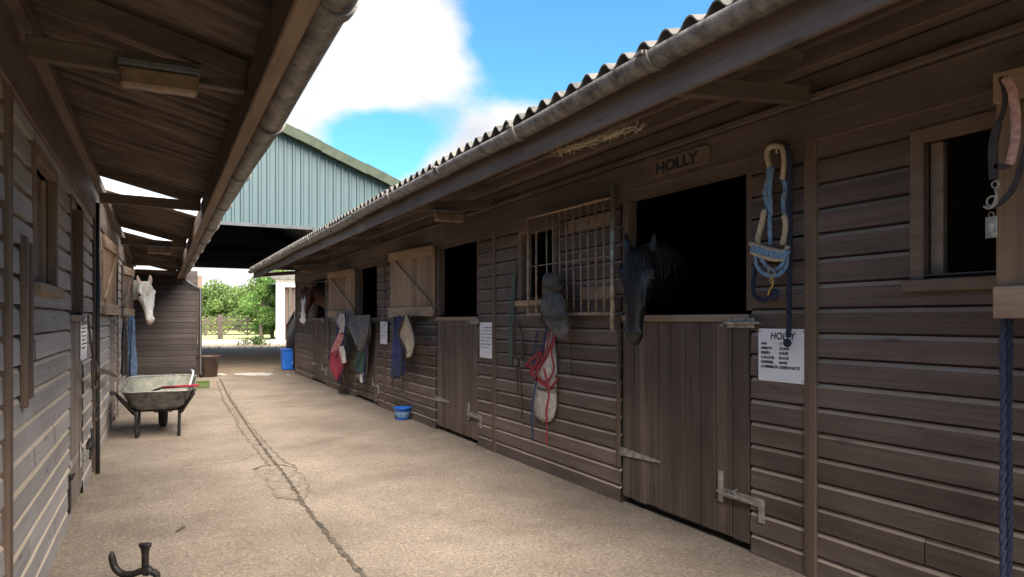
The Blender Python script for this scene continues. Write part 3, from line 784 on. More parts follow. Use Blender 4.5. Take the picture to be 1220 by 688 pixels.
# ------------------------------------------------------------------ green barn
gb = thing('barn', 'tall open ended barn clad in blue green ribbed steel with mossy verge', 'barn', (1.2, 17.5, 0))
RXc, RZc, BS = 1.3, 6.48, .393
def bz(x): return RZc - abs(x-RXc)*BS
def gable(y, inner, name, mat, ox0, ox1, oz, sgn=-1):
    b = MB(); x = -6.4
    while x < 9.0:
        p = .2
        prof = [(0,0),(.11,0),(.13,.03),(.18,.03),(.2,0)]
        for (u0, w0), (u1, w1) in zip(prof, prof[1:]):
            xa, xb = x+u0, x+u1
            zb_ = oz if (xa >= ox0-.001 and xb <= ox1+.001) else 0
            b.add([(xa, y+sgn*w0, zb_), (xb, y+sgn*w1, zb_), (xb, y+sgn*w1, bz(xb)), (xa, y+sgn*w0, bz(xa))], [(0,1,2,3)])
        x += p
    return b.build(name, mat, gb, recalc=False)
gable(17.5, 0, 'front_cladding', M['greensteel'], -1.4, 3.4, 3.58)
gable(32.0, 0, 'rear_cladding', M['barnin'], -1.4, 6.4, 3.58, 1)
b = MB()
for (ya, yb) in ((17.54, 17.56), (31.96, 31.98)):
    x0o, x1o = (-1.4, 3.4) if ya < 20 else (-1.4, 6.4)
    for xa, xb, zb_ in ((-6.4, x0o, 0), (x0o, RXc, 3.6), (RXc, x1o, 3.6), (x1o, 8.9, 0)):
        b.add([(xa, ya, zb_), (xb, ya, zb_), (xb, ya, bz(xb)-.05), (xa, ya, bz(xa)-.05)], [(0,1,2,3)])
b.build('lining', M['barnin'], gb, recalc=False)
b = MB()
for s_ in (-1, 1):
    xe = RXc + s_*8.0
    b.add([(RXc,17.3,RZc+.1),(xe,17.3,bz(xe)+.1),(xe,32.2,bz(xe)+.1),(RXc,32.2,RZc+.1),(RXc,17.3,RZc),(xe,17.3,bz(xe)),(xe,32.2,bz(xe)),(RXc,32.2,RZc)],
          [(0,1,2,3),(7,6,5,4),(0,4,5,1),(1,5,6,2),(3,2,6,7)])
b.build('roof', M['barnin'], gb)
b = MB()
for s_ in (-1, 1):
    xe = RXc + s_*8.0; n = 14
    for k in range(n):
        xa = RXc + s_*8*k/n; xb = RXc + s_*8*(k+1)/n; dy = random.uniform(0, .02); e = random.uniform(-.01, .012)
        b.add([(xa,17.24-dy,bz(xa)-.12+e),(xb,17.24-dy,bz(xb)-.12+e),(xb,17.24-dy,bz(xb)+.13+e),(xa,17.24-dy,bz(xa)+.13+e),
               (xa,17.5,bz(xa)-.12+e),(xb,17.5,bz(xb)-.12+e),(xb,17.6,bz(xb)+.13+e),(xa,17.6,bz(xa)+.13+e)],
              [(0,1,2,3),(0,4,5,1),(3,2,6,7),(0,3,7,4),(1,5,6,2)])
b.build('verge_trim', M['verge'], gb, recalc=False)
b = MB(); b.box(-1.42, 3.42, 17.44, 17.49, 3.52, 3.60); b.box(3.40, 3.50, 17.42, 17.49, 0, 3.60); b.box(-1.5, -1.4, 17.42, 17.49, 0, 3.6)
b.build('opening_trim', M['barnin'], gb)
b = MB()
b.box(-6.45, -6.4, 17.5, 32, 0, bz(-6.4)); b.box(8.9, 8.95, 17.5, 32, 0, bz(8.9)); b.build('side_wall', M['barnin'], gb)
for y in (17.7, 22.4, 27.1, 31.8):
    b = MB(); b.box(-6.3,-6.1,y-.1,y+.1,0,3.4); b.box(8.6,8.8,y-.1,y+.1,0,3.4)
    b.beam((-6.2,y,3.3),(RXc,y,RZc-.15),.14,.22); b.beam((8.7,y,3.4),(RXc,y,RZc-.15),.14,.22); b.build('steel_frame', M['black'], gb)
b = MB()
for z in (3.66, 4.1, 4.6, 5.1, 5.6): 
    hw = min(7.4, (RZc-z)/BS-.2); b.box(RXc-hw, RXc+hw, 31.86, 31.95, z, z+.1)
b.box(-1.4, 6.4, 31.84, 31.99, 3.50, 3.60)
b.build('cladding_rail', M['greylamp'], gb)

# ------------------------------------------------------------------ beyond the barn
ob = thing('outbuilding', 'white rendered outbuilding with brown boarded doorway beyond the barn', 'outbuilding', (12, 47, 0))
def far(px, Y):   # x at depth Y under that pixel column
    k = (px-190)*cos(TH)/813.3; return (k*cos(TH)*Y)/(1-k*sin(TH))
x0, x1, x2 = far(330, 44), far(339, 44), far(352, 44)
b = MB(); b.box(x0, x1, 44, 44.5, 0, 3.75); b.box(x2, x2+6, 44, 50, 0, 3.75); b.box(x1, x2, 44, 50, 3.3, 3.75); b.build('wall', M['white'], ob)
b = MB(); b.box(x1, x2, 44.3, 44.4, 0, 3.3); b.build('door', M['brownwall'], ob)
b = MB(); b.box(x2-.4, x2-.25, 43.95, 44.1, 0, 3.3); b.build('door_post', M['gatewood'], ob)
b = MB(); b.beam((x0-.3, 43.8, 3.8), (x2+6.3, 43.8, 3.8), .5, .12); b.add([(x0-.3,43.6,3.8),(x2+6.3,43.6,3.8),(x2+6.3,50,4.6),(x0-.3,50,4.6)],[(0,1,2,3)]); b.build('roof', M['fibre'], ob)

def gate(name, label, cat, xa, xb, y, h, bars=5, diamond=True):
    g = thing(name, label, cat, (xa, y, 0)); L_ = xb-xa
    for x in (xa, xb): b = MB(); b.box(x-.09, x+.09, y-.09, y+.09, 0, h+.2); b.build('gate_post', M['gatewood'], g, bevel=.02)
    b = MB()
    for k in range(bars):
        z = .25 + (h-.3)*(k/(bars-1))**.85; b.box(xa+.1, xb-.1, y-.02, y+.02, z, z+.09)
    b.build('rail', M['gatewood'], g)
    if diamond:
        b = MB(); m_ = (xa+xb)/2
        for p, q in (((xa+.1,.3),(m_,h-.05)),((m_,h-.05),(xb-.1,.3)),((xa+.1,h-.05),(m_,.3)),((m_,.3),(xb-.1,h-.05))):
            b.beam((p[0], y-.035, p[1]), (q[0], y-.035, q[1]), .02, .09, up=(0,1,0)) if False else b.beam((p[0], y-.04, p[1]), (q[0], y-.04, q[1]), .03, .08)
        b.box(m_-.05, m_+.05, y-.06, y+.03, .2, h); b.build('brace', M['gatewood'], g)
gy = 49
gate('field_gate', 'wooden field gate with crossed braces, left one of the pair beside the thick post', 'gate', far(228,gy), far(261,gy), gy, 1.4)
gate('field_gate', 'wooden field gate with crossed braces, right one of the pair ending at the bushy tree', 'gate', far(264,gy), far(325,gy), gy, 1.4)
fa = thing('post_fence', 'grey post and rail fence running left from the field gate', 'fence', (-10, gy, 0))
b = MB(); x = -22
while x < far(227,gy)-.5:
    b.box(x-.07, x+.07, gy-.07, gy+.07, 0, 1.35); x += 2.2
b.build('fence_post', M['gatewood'], fa)
b = MB()
for z in (.4, .8, 1.2): b.box(-22, far(227,gy)-.2, gy-.1, gy-.07, z, z+.1)
b.build('rail', M['gatewood'], fa)

def clump(b, c, r, n, ls, rng, flat=.8):
    for i in range(n):
        while True:
            d = V((rng.uniform(-1,1), rng.uniform(-1,1), rng.uniform(-1,1)))
            if .3 < d.length < 1: break
        p = V(c) + V((d.x*r, d.y*r, d.z*r*flat))
        a = V((rng.gauss(0,1), rng.gauss(0,1), rng.gauss(0,1))).normalized(); e = a.orthogonal().normalized()
        f = a.cross(e); s_ = ls*rng.uniform(.6, 1.3)
        b.add([p-e*s_-f*s_*.5, p+f*s_*.6-e*.1*s_, p+e*s_+f*s_*.3, p-f*s_*.6], [(0,1,2,3)])
def tree(label, x, y, h, r, mat, seed, n=1500, ls=.16, trunk=.3, name='tree', cat='tree', low=.25, group='trees beyond the field gate'):
    t = thing(name, label, cat, (x, y, 0), group); rng = random.Random(seed)
    b = MB(); top = V((x+rng.uniform(-.3,.3), y, h*.75))
    b.tube(crv([(x,y,-.05),(x+rng.uniform(-.15,.15),y,h*.3),top], 5), [trunk*.5*(1-.8*i/10) for i in range(11)], 8)
    cs = []
    for k in range(int(10+r*3)):
        a = rng.uniform(0, 2*pi); rr = r*math.sqrt(rng.random())*.75; zz = h*rng.uniform(low, .92)
        rr *= 1.0 - .5*max(0, (zz/h-.55)/.45)
        c = V((x+rr*cos(a), y+rr*sin(a), zz)); cs.append(c)
        b.tube([(x, y, zz*.55), tuple((V((x,y,zz*.6))+c)/2+V((0,0,.05*h))), tuple(c)], [trunk*.16, trunk*.1, .01], 5)
    b.build('trunk', M['bark'], t, smooth=True)
    b = MB()
    for c in cs: clump(b, c, r*rng.uniform(.28, .45), int(n/len(cs)), ls, rng)
    b.build('crown', M[mat], t, recalc=False)
    return t
lab = ['rounded mid green tree far beyond the gate, at the left edge of the barn opening', 'broad tree second from the left in the distant row', 'tall yellow green tree in the middle of the distant row',
       'darker mid green tree right of the middle of the distant row', 'yellow green tree beside the bushy near tree', 'tall tree behind the bushy near tree', 'tree behind the white outbuilding']
for i, (px, Y, h, r, m_) in enumerate([(222,92,4.9,3.4,'leafA'),(243,96,5.1,3.4,'leafB'),(262,90,5.5,3.2,'leafA'),(283,94,5.6,3.5,'leafB'),(303,88,6.3,3.6,'leafA'),(322,84,6.9,3.8,'leafC'),(345,88,7.4,4,'leafB')]):
    tree(lab[i], far(px,Y), Y, h, r, m_, 10+i, n=6500, ls=.17, low=.05)
for i, (px, Y, h, r) in enumerate([(236,70,1.5,1.2),(252,71,1.4,1.3),(268,70,1.6,1.3),(288,72,1.5,1.4),(306,70,1.4,1.2)]):
    tree('low green shrub in the field, number %s from the left in the low row' % ['first','second','third','fourth','fifth'][i], far(px,Y), Y, h, r, 'leafB' if i % 2 == 0 else 'leafA', 40+i, n=700, ls=.10, trunk=.1, name='shrub', cat='shrub', low=.2, group='low shrubs in the field')
tree('dense bushy green tree beside the white outbuilding', far(312,47.5), 47.5, 3.7, 1.6, 'leafC', 77, n=9000, ls=.07, low=.12, group=None)
tree('leafy tree leaning against the left corner of the white outbuilding', far(325,48.5), 48.5, 4.0, 1.2, 'leafC', 78, n=6000, ls=.07, low=.1, group=None)
tree('low dark ivy mound growing out of the gravel', far(306,36), 36.5, .32, .9, 'leafA', 79, n=900, ls=.05, trunk=.04, name='plant', cat='plant', low=.2, group=None)
b = MB(); rng = random.Random(4)
for i in range(5200):
    p = V((rng.uniform(-4, 18), rng.uniform(32.5, 39), .0)); strand(b, (p.x, p.y, rng.uniform(.0,.03)), rng.uniform(.04,.12), rng.uniform(.02,.05), .4)
tag(b.build('fallen_leaves', M['beige'], recalc=False), 'brown fallen leaves littering the gravel beyond the barn', 'leaves', kind='stuff')

# metal yard gate folded beside the blue tub
g = thing('yard_gate', 'black tubular metal gate leaning beyond the end of the right stables', 'gate', (2.9, 17.0, 0))
pA, pB = V((3.10, 19.4, .12)), V((3.0, 17.6, .12))
b = MB()
for k in range(2):
    q = (pA, pB)[k]; b.tube([q, q+V((0,0,1.0 if k == 0 else 1.35))], .03, 8)
b.tube([pA+V((0,0,1.0)), pB+V((0,0,1.35))], .03, 8); b.tube([pA, pB], .03, 8)
b.build('gate_frame', M['black'], g, smooth=True)
b = MB()
for k in range(1, 12):
    q = pA.lerp(pB, k/12); b.tube([q, q+V((0,0,1.0+.35*k/12))], .016, 6)
b.build('gate_bar', M['black'], g, smooth=True)

# ------------------------------------------------------------------ horses
def orient(fwd_face, d):
    d = V(d).normalized(); n = V(fwd_face); n = (n - d*n.dot(d)).normalized(); s_ = d.cross(n); return s_, n, d
def horse(name, label, poll, d, n, withers, tail, coat, hair, foot_z=0, neck_mid=None, mane=True, forelock=60, size=1.0, wide=1.0, colfn=None, seed=1):
    t = thing(name, label, 'horse', (withers[0], withers[1], 0)); rng = random.Random(seed)
    side, nn, dd = orient(n, d); poll = V(poll); W_ = V(withers); T = V(tail); k = size
    def hp(x, y, s_): return poll + side*(x*k*wide) + nn*(y*k) + dd*(s_*k)
    b = MB(); NR = 20
    def ring(s_, hw, f, bk, e=.85, nar=.25):
        out = []
        for i in range(NR):
            a = 2*pi*i/NR; ca, sa = cos(a), sin(a)
            xx = hw*math.copysign(abs(ca)**e, ca); yy = (f if sa > 0 else bk)*math.copysign(abs(sa)**e, sa)
            if sa < 0: xx *= 1 - nar*abs(sa)
            else: xx *= 1 - .12*sa
            out.append(hp(xx, yy, s_))
        return out
    st = [(-.045,.035,.015,.05),(-.02,.065,.04,.10),(.05,.088,.060,.15),(.12,.102,.074,.185),(.18,.103,.080,.19),(.24,.090,.078,.17),(.31,.070,.070,.125),(.38,.058,.063,.092),
          (.44,.049,.056,.078),(.50,.047,.050,.070),(.545,.051,.047,.070),(.580,.047,.036,.066),(.606,.036,.020,.056),(.622,.018,.0,.035)]
    b.loft([ring(*q) for q in st])
    Mh = Matrix((side, nn, dd)).transposed()
    for sx in (-1, 1):
        b.sphere(hp(sx*.060, -.075, .15), (.042*k, .085*k, .10*k), 8, M=Mh)      # jowl
        b.sphere(hp(sx*.086, .040, .135), (.022*k, .030*k, .042*k), 8, M=Mh)      # brow
        b.sphere(hp(sx*.055, .055, .27), (.012*k, .014*k, .11*k), 8, M=Mh)        # facial crest
        b.sphere(hp(sx*.040, .026, .556), (.024*k, .024*k, .036*k), 8, M=Mh)      # nostril flare
        # ear
        e0 = hp(sx*.052, -.005, .01); e1 = hp(sx*.072, .006, -.155); rr = []
        for i in range(9):
            u = i/8; c = e0.lerp(e1, u) + side*(sx*.014*math.sin(pi*u)*k); w_ = (.030*math.sin(pi*(.22+.78*u))**.75 + .003)*k
            rr.append([c + side*(w_*cos(2*pi*j/10)) + nn*(w_*.62*sin(2*pi*j/10)) for j in range(10)])
        b.loft(rr)
    b.sphere(hp(0, -.045, .60), (.040*k, .034*k, .030*k), 8, M=Mh)               # chin
    # neck
    nb = hp(0, -.10, .075)
    mid = V(neck_mid) if neck_mid else (nb+W_)/2 + V((0,0,.04))
    ch = W_ + V((0,0,-.38))
    path = crv([nb, mid, W_ + V((0,0,-.28))], 7); rings = []
    for i, p in enumerate(path):
        u = i/(len(path)-1); tt = (path[min(i+1, len(path)-1)] - path[max(i-1,0)]).normalized()
        up = V((0,0,1)); up = (up - tt*up.dot(tt)).normalized(); sd_ = tt.cross(up)
        hw = (.072 + .11*u)*k; hh = (.125 + .22*u**1.2)*k
        rings.append([p + sd_*(hw*cos(2*pi*j/18)) + up*(hh*sin(2*pi*j/18)) for j in range(18)])
    b.loft(rings)
    # barrel
    ax = (T-W_); ax.z = 0; ln = ax.length; ax.normalize(); sd_ = V((-ax.y, ax.x, 0))
    base = W_ + V((0,0,-.36)); rings = []
    for u, hw, hu, hd in [(-.26,.10,.12,.12),(-.20,.19,.24,.22),(-.05,.25,.35,.32),(.2,.28,.32,.33),(.45,.30,.30,.32),(.65,.29,.32,.28),(.82,.28,.34,.25),(.95,.22,.28,.22),(1.03,.10,.14,.14)]:
        c = base + ax*(ln*u)
        rings.append([c + sd_*(hw*cos(2*pi*j/20)) + V((0,0,(hu if sin(2*pi*j/20) > 0 else hd)*sin(2*pi*j/20))) for j in range(20)])
    b.loft(rings)
    wz = W_.z
    for u, s_, hind in ((.0,-1,0),(.0,1,0),(.88,-1,1),(.88,1,1)):
        c = base + ax*(ln*u) + sd_*(s_*.15)
        def q(da, z): p = c + ax*da; p.z = z; return p
        if not hind: P = [q(0,wz-.45), q(0,wz*.52), q(-.01,wz*.33), q(0,wz*.16), q(-.01,.09), q(-.03,.0)]; rr = [.13,.085,.055,.036,.042,.058]
        else: P = [q(0,wz-.35), q(-.10,wz*.55), q(.10,wz*.37), q(.05,wz*.17), q(.02,.09), q(0,.0)]; rr = [.19,.12,.058,.042,.044,.058]
        b.tube(P, rr, 12)
    # tail dock
    me = bpy.data.meshes.new('h'); me.from_pydata(b.v, [], b.f); o = bpy.data.objects.new('h', me); C.objects.link(o)
    bm = bmesh.new(); bm.from_mesh(me); bmesh.ops.remove_doubles(bm, verts=bm.verts, dist=1e-5); bmesh.ops.recalc_face_normals(bm, faces=bm.faces); bm.to_mesh(me); bm.free()
    r_ = o.modifiers.new('r', 'REMESH'); r_.mode = 'VOXEL'; r_.voxel_size = .0095
    sm = o.modifiers.new('s', 'SMOOTH'); sm.iterations = 6; sm.factor = .6
    dg = bpy.context.evaluated_depsgraph_get(); m2 = bpy.data.meshes.new_from_object(o.evaluated_get(dg)); bpy.data.objects.remove(o)
    col = m2.color_attributes.new('coat', 'FLOAT_COLOR', 'POINT')
    off = V(t['_loc']); inv = Mh.inverted()
    for i, v in enumerate(m2.vertices):
        lp = inv @ (v.co - poll) / k; lp.x /= wide          # x side, y face normal, z along head
        mv = V((0,0,0))
        for sx in (-1, 1):
            dq = V(((lp.x-sx*.050)/.014, (lp.y-.034)/.020, (lp.z-.572)/.022)).length
            if dq < 1.6: mv -= (side*sx*.6 + nn*.5)*k*.022*math.exp(-dq*dq)
            # hollow ear
            if -.14 < lp.z < -.01 and lp.y > -.0:
                dx = abs(lp.x-sx*.066)
                if dx < .018: mv -= nn*k*.014*(1-dx/.018)
            # eye socket
            dq = V(((lp.x-sx*.098)/.03, (lp.y-.03)/.022, (lp.z-.168)/.028)).length
            if dq < 1.5: mv -= side*sx*k*.010*math.exp(-dq*dq)
        # mouth slit
        dm = abs(lp.y + .022 + .12*(lp.z-.56))
        if .53 < lp.z < .64 and dm < .009: mv -= (v.co - hp(0, -.02, lp.z)).normalized()*.006*k
        col.data[i].color = colfn(lp, v.co) if colfn else (1,1,1,1)
        v.co = v.co + mv - off
    m2.polygons.foreach_set('use_smooth', [True]*len(m2.polygons))
    m2.materials.clear(); m2.materials.append(coat)
    bo = bpy.data.objects.new('body', m2); C.objects.link(bo); bo.parent = t; bo['_loc'] = tuple(off)
    for sx in (-1, 1):
        b = MB(); b.sphere(hp(sx*.087, .028, .168), .022*k, 10); b.build('eye', M['eyeb'], t, smooth=True)
    # mane and forelock
    if mane:
        b = MB()
        for i in range(150):
            u = rng.random()*.95; j = min(int(u*(len(path)-1)), len(path)-2); p = path[j].lerp(path[j+1], u*(len(path)-1)-j)
            hh = (.125 + .22*u**1.2)*k; s_ = 1 if rng.random() < .8 else -1
            tt = (path[j+1]-path[j]).normalized(); up = V((0,0,1)); up = (up-tt*up.dot(tt)).normalized(); sv = tt.cross(up)*s_
            a0 = p + up*(hh*.98); L_ = rng.uniform(.12, .26)*k; w_ = (.072+.11*u)*k
            b.tube(crv([a0, a0+sv*w_*.55-up*.01, a0+sv*(w_*1.05)-up*L_*.5, a0+sv*(w_*1.12)-up*L_+tt*rng.uniform(-.02,.02)], 3), [.006]*9+[.001], 4)
        b.build('mane', hair, t, smooth=True)
    if forelock:
        b = MB()
        for i in range(forelock):
            x = rng.uniform(-.045, .045); L_ = rng.uniform(.10, .22); x2 = x*1.3+rng.uniform(-.02,.02)
            b.tube(crv([hp(x, .0, -.03), hp(x, .055, .0), hp((x+x2)/2, .078, L_*.5), hp(x2, .088, L_)], 3), [.0045*k]*9+[.0008], 4)
        b.build('forelock', hair, t, smooth=True)
    return t
def coatmat(name, rough=.5, sheen=.0):
    m, n, l, p = newmat(name)
    a = n.new('ShaderNodeAttribute'); a.attribute_name = 'coat'
    g = n.new('ShaderNodeNewGeometry'); nz = n.new('ShaderNodeTexNoise'); nz.inputs['Scale'].default_value = 60; nz.inputs['Detail'].default_value = 6
    mp = n.new('ShaderNodeMapping'); mp.inputs['Scale'].default_value = (1,1,.3); l.new(g.outputs['Position'], mp.inputs[0]); l.new(mp.outputs[0], nz.inputs['Vector'])
    mr = n.new('ShaderNodeMapRange'); mr.inputs['To Min'].default_value = .6; mr.inputs['To Max'].default_value = 1.4; l.new(nz.outputs[0], mr.inputs[0])
    x = n.new('ShaderNodeMix'); x.data_type = 'RGBA'; x.blend_type = 'MULTIPLY'; x.inputs[0].default_value = 1
    l.new(a.outputs['Color'], x.inputs[6]); l.new(mr.outputs[0], x.inputs[7]); l.new(x.outputs[2], p.inputs['Base Color'])
    p.inputs['Roughness'].default_value = rough
    p.inputs['Specular IOR Level'].default_value = .45
    b = n.new('ShaderNodeBump'); b.inputs['Strength'].default_value = .35; b.inputs['Distance'].default_value = .003
    nz2 = n.new('ShaderNodeTexNoise'); nz2.inputs['Scale'].default_value = 220; l.new(mp.outputs[0], nz2.inputs['Vector'])
    l.new(nz2.outputs[0], b.inputs['Height']); l.new(b.outputs[0], p.inputs['Normal'])
    return m
def c_black(lp, co):
    v = .011
    if lp.z > .5: v = .016
    return (v, v*.84, v*.76, 1)
def lerp3(a, b, t): t = max(0, min(1, t)); return tuple(a[i]+(b[i]-a[i])*t for i in range(3)) + (1,)
def c_white(lp, co):
    base = (.70,.66,.60)
    nz = mnoise.noise(co*9)*.5+.5
    c = lerp3(base, (.50,.45,.40), nz*.5)[:3]
    t = (lp.z-.50)/.07 + (nz-.5)*.6 if lp.z > .3 and lp.y < .09 else 0
    c = lerp3(c, (.34,.25,.215), t*.8)[:3]
    if abs(lp.x) > .05 and lp.z < 0 and lp.y > -.005 and -.14 < lp.z: c = (.42,.30,.25)
    return c + (1,)
def c_brown(lp, co):
    base = (.13,.050,.026)
    w_ = .038 + .012*math.sin(lp.z*14)
    if lp.y > .02 and .02 < lp.z < .62 and abs(lp.x) < w_ + max(0, lp.z-.42)*.15: return (.66,.60,.54,1)
    if lp.z > .52 and lp.y > -.04: return lerp3((.45,.36,.32), (.3,.2,.18), .4)
    return base + (1,)
CB = coatmat('glossy_black_coat', .42); CW = coatmat('white_grey_coat', .7); CR = coatmat('chestnut_coat', .5)
# black horse at the near door
toc = V((-2.62, -3.4, 0)).normalized()
horse('horse', 'black horse hanging its head over the nearest stable door under the name plaque', (2.70, 3.475, 1.70), (-.10, -.03, -1), toc + V((-.25, .05, .15)), (3.72, 4.25, 1.50), (4.85, 4.95, 1.48),
      CB, M['hairb'], neck_mid=(3.13, 3.76, 1.60), colfn=c_black, size=.93, wide=1.30, forelock=38, seed=3)
horse('horse', 'white horse looking out from the last door of the left row', (-.20, 12.1, 1.83), (.12, -.15, -1), (.35, -.9, .2), (-1.55, 12.9, 1.60), (-2.8, 13.0, 1.55),
      CW, M['hairw'], neck_mid=(-.75, 12.7, 1.72), colfn=c_white, size=1.02, wide=1.2, forelock=30, seed=5)
horse('horse', 'chestnut horse with a white blaze looking out of the farthest right door', (2.62, 14.0, 1.88), (-.12, -.05, -1), (-.75, -.75, .2), (3.75, 14.1, 1.58), (5.0, 14.1, 1.55),
      CR, M['hairr'], neck_mid=(3.1, 14.1, 1.72), colfn=c_brown, size=1.12, wide=1.15, forelock=40, seed=6)

# ------------------------------------------------------------------ signs
def rounded(y0, y1, z0, z1, r, n=5):
    pts = []
    for cy, cz, a0 in ((y1-r, z1-r, 0), (y0+r, z1-r, 90), (y0+r, z0+r, 180), (y1-r, z0+r, 270)):
        for k in range(n+1): a = R(a0+90*k/n); pts.append((cy+r*cos(a), cz+r*sin(a)))
    return pts
def plate(blk, b, y0, y1, z0, z1, r, o0, o1, skew=0):
    pts = rounded(y0, y1, z0, z1, r); b.loft([[blk.p(o0, y, z+skew*(y-y0)) for y, z in pts], [blk.p(o1, y, z+skew*(y-y0)) for y, z in pts]])
pl = thing('name_plaque', 'carved wooden name plaque reading HOLLY above the nearest stable door', 'sign', (2.85, 3.4, 2.2))
a = wallpt(779, 190, 2.85); c = wallpt(846, 190, 2.85)
py0, py1 = c.y, a.y
b = MB(); plate(RB, b, py0, py1, 2.195, 2.305, .028, .0485, .062); b.build('plaque_board', M['frame'], pl, bevel=.003)
text_mesh('HOLLY', .092, M['ink'], wallM(RB, .0625, py1-.035, 2.217) @ Matrix.Diagonal((1.32,1,1,1)), pl, 'carved_letters', bold=.0045)

def sheet_sign(blk, label, pxs, zs, lines, o=.028, title=True, hsize=.026):
    a = wallpt(pxs[0], 381, blk.x(o)); c = wallpt(pxs[1], 381, blk.x(o)); y0, y1 = sorted((a.y, c.y)); z0, z1 = zs
    t = thing('notice', label, 'notice', (blk.x(o), (y0+y1)/2, z0), 'information sheets pinned beside the stable doors')
    b = MB(); plate(blk, b, y0, y1, z0, z1, .012, o, o+.003); b.build('sheet', M['paper'], t)
    ys = y1 if blk.sg < 0 else y0; s_ = -1 if blk.sg < 0 else 1
    b = MB()
    for yy, zz in ((y0+.012, z1-.014), (y1-.012, z1-.014), (y0+.012, z0+.014)): b.tube([blk.p(o+.001, yy, zz), blk.p(o+.008, yy, zz)], .0035, 8)
    b.build('pin', M['galv'], t)
    wd = y1-y0; ht = z1-z0
    if lines:
        text_mesh('HOLLY', .05, M['ink'], wallM(blk, o+.0042, ys+s_*wd*.27, z1-ht*.20), t, jitter=.003, shear=.15, bold=.0008)
        for i, (l_, r_) in enumerate(lines):
            z = z1 - ht*(.31+.088*i)
            text_mesh(l_, hsize, M['ink'], wallM(blk, o+.0042, ys+s_*wd*.06, z), t, jitter=.0022, shear=.1, bold=.0006)
            if r_: text_mesh(r_, hsize, M['ink'], wallM(blk, o+.0042, ys+s_*wd*.46, z), t, jitter=.0022, shear=.1, bold=.0006)
    else:
        # illegible handwriting: wavering pen strokes, one row under another
        rng = random.Random(int(y0*100)); b = MB()
        for i in range(7):
            z = z1 - ht*(.14+.095*i); u = .12 if i else .36; end = (.70 if i else .66) + rng.uniform(-.08, .16)
            while u < end:
                wl = rng.uniform(.07, .20); pts = []; n = 8
                for k in range(n):
                    pts.append(blk.p(o+.0045, ys+s_*wd*(u+wl*k/n), z + (ht*.018*(1.5 if i == 0 else 1))*rng.uniform(-1, 1)))
                b.tube(pts, .0022 if i else .003, 4); u += wl + .05
        b.build('handwriting', M['ink'], t)
    return t
sheet_sign(RB, 'white handwritten sheet headed HOLLY beside the nearest stable door', (904, 960), (.955, 1.232),
           [('AGE', '11'), ('HEIGHT:', '15.2HH'), ('BREED:', 'DALES'), ('COLOUR:', 'BLACK'), ('GENDER:', 'MARE'), ('COMMENTS: GREEDYGUTS', '')], o=.031, hsize=.0205)
sheet_sign(RB, 'white handwritten sheet on the boards between the second door and the grey post', (572, 588), (.90, 1.252), None)
sheet_sign(RB, 'white handwritten sheet between the second and third right-hand doors, right of the grey rug', (453.5, 461.5), (.93, 1.25), None, o=.06)
sheet_sign(LB, 'white handwritten sheet on the left wall beside the nearest left door', (96, 103), (.985, 1.29), None)

# ------------------------------------------------------------------ lights
def bulkhead(x, y, z, label, w_=.30):
    t = thing('bulkhead_light', label, 'light fitting', (x, y, z), 'bulkhead lights under the eaves')
    b = MB(); b.box(x-w_/2, x+w_/2, y-.085, y-.026, z+.045, z+.075); b.build('lamp_tray', M['greylamp'], t, bevel=.006)
    b = MB(); b.add([(x-w_/2+.005,y-.08,z+.044),(x+w_/2-.005,y-.08,z+.044),(x+w_/2-.005,y-.03,z+.044),(x-w_/2+.005,y-.03,z+.044),
                     (x-w_/2+.012,y-.095,z-.035),(x+w_/2-.012,y-.095,z-.035),(x+w_/2-.012,y-.035,z-.04),(x-w_/2+.012,y-.035,z-.04)],
                    [(0,3,2,1),(4,5,6,7),(0,1,5,4),(1,2,6,5),(2,3,7,6),(3,0,4,7)]); b.build('lens', M['lens'], t, bevel=.01)
bulkhead(-.0, 3.15, 2.235, 'dusty bulkhead light on the nearest tie beam of the left canopy')
bulkhead(-.0, 10.36, 2.20, 'small bulkhead light far along under the left canopy')
bulkhead(2.38, 5.935, 2.22, 'pale bulkhead light under the right eave beside the second door')
bulkhead(2.48, 13.145, 2.20, 'bulkhead light under the right eave near the chestnut horse')

# ------------------------------------------------------------------ hanging tack
NR_ = (-1, 0, 0)
def wp(pts, X): return [wallpt(p[0], p[1], X - (p[2] if len(p) > 2 else 0)) for p in pts]
def rope(b, pts, r, turns=22, strands=3, m=0):
    P = crv(pts, 8); Ls = [0]
    for a, c in zip(P, P[1:]): Ls.append(Ls[-1]+(c-a).length)
    # resample
    n = max(8, int(Ls[-1]/(r*1.1))); Q = []; j = 0
    for i in range(n+1):
        s_ = Ls[-1]*i/n
        while j < len(Ls)-2 and Ls[j+1] < s_: j += 1
        Q.append(P[j].lerp(P[j+1], (s_-Ls[j])/max(1e-6, Ls[j+1]-Ls[j])))
    fr = []; prev = V((1,0,0))
    for i, p in enumerate(Q):
        t = (Q[min(i+1,n)]-Q[max(i-1,0)]).normalized(); a = prev-t*prev.dot(t)
        a = a.normalized() if a.length > 1e-3 else t.orthogonal().normalized(); prev = a; fr.append((a, t.cross(a)))
    for k in range(strands):
        ph = 2*pi*k/strands
        pts_ = [p + fr[i][0]*(r*.5*cos(ph+i*.62)) + fr[i][1]*(r*.5*sin(ph+i*.62)) for i, p in enumerate(Q)]
        b.tube(pts_, r*.56, 6, m=m)
def ringm(b, c, r, rr, nrm=(1,0,0), n=14):
    c = V(c); nrm = V(nrm).normalized(); a = nrm.orthogonal().normalized(); e = nrm.cross(a)
    b.tube([c+a*(r*cos(2*pi*k/n))+e*(r*sin(2*pi*k/n)) for k in range(n+1)], rr, 6)
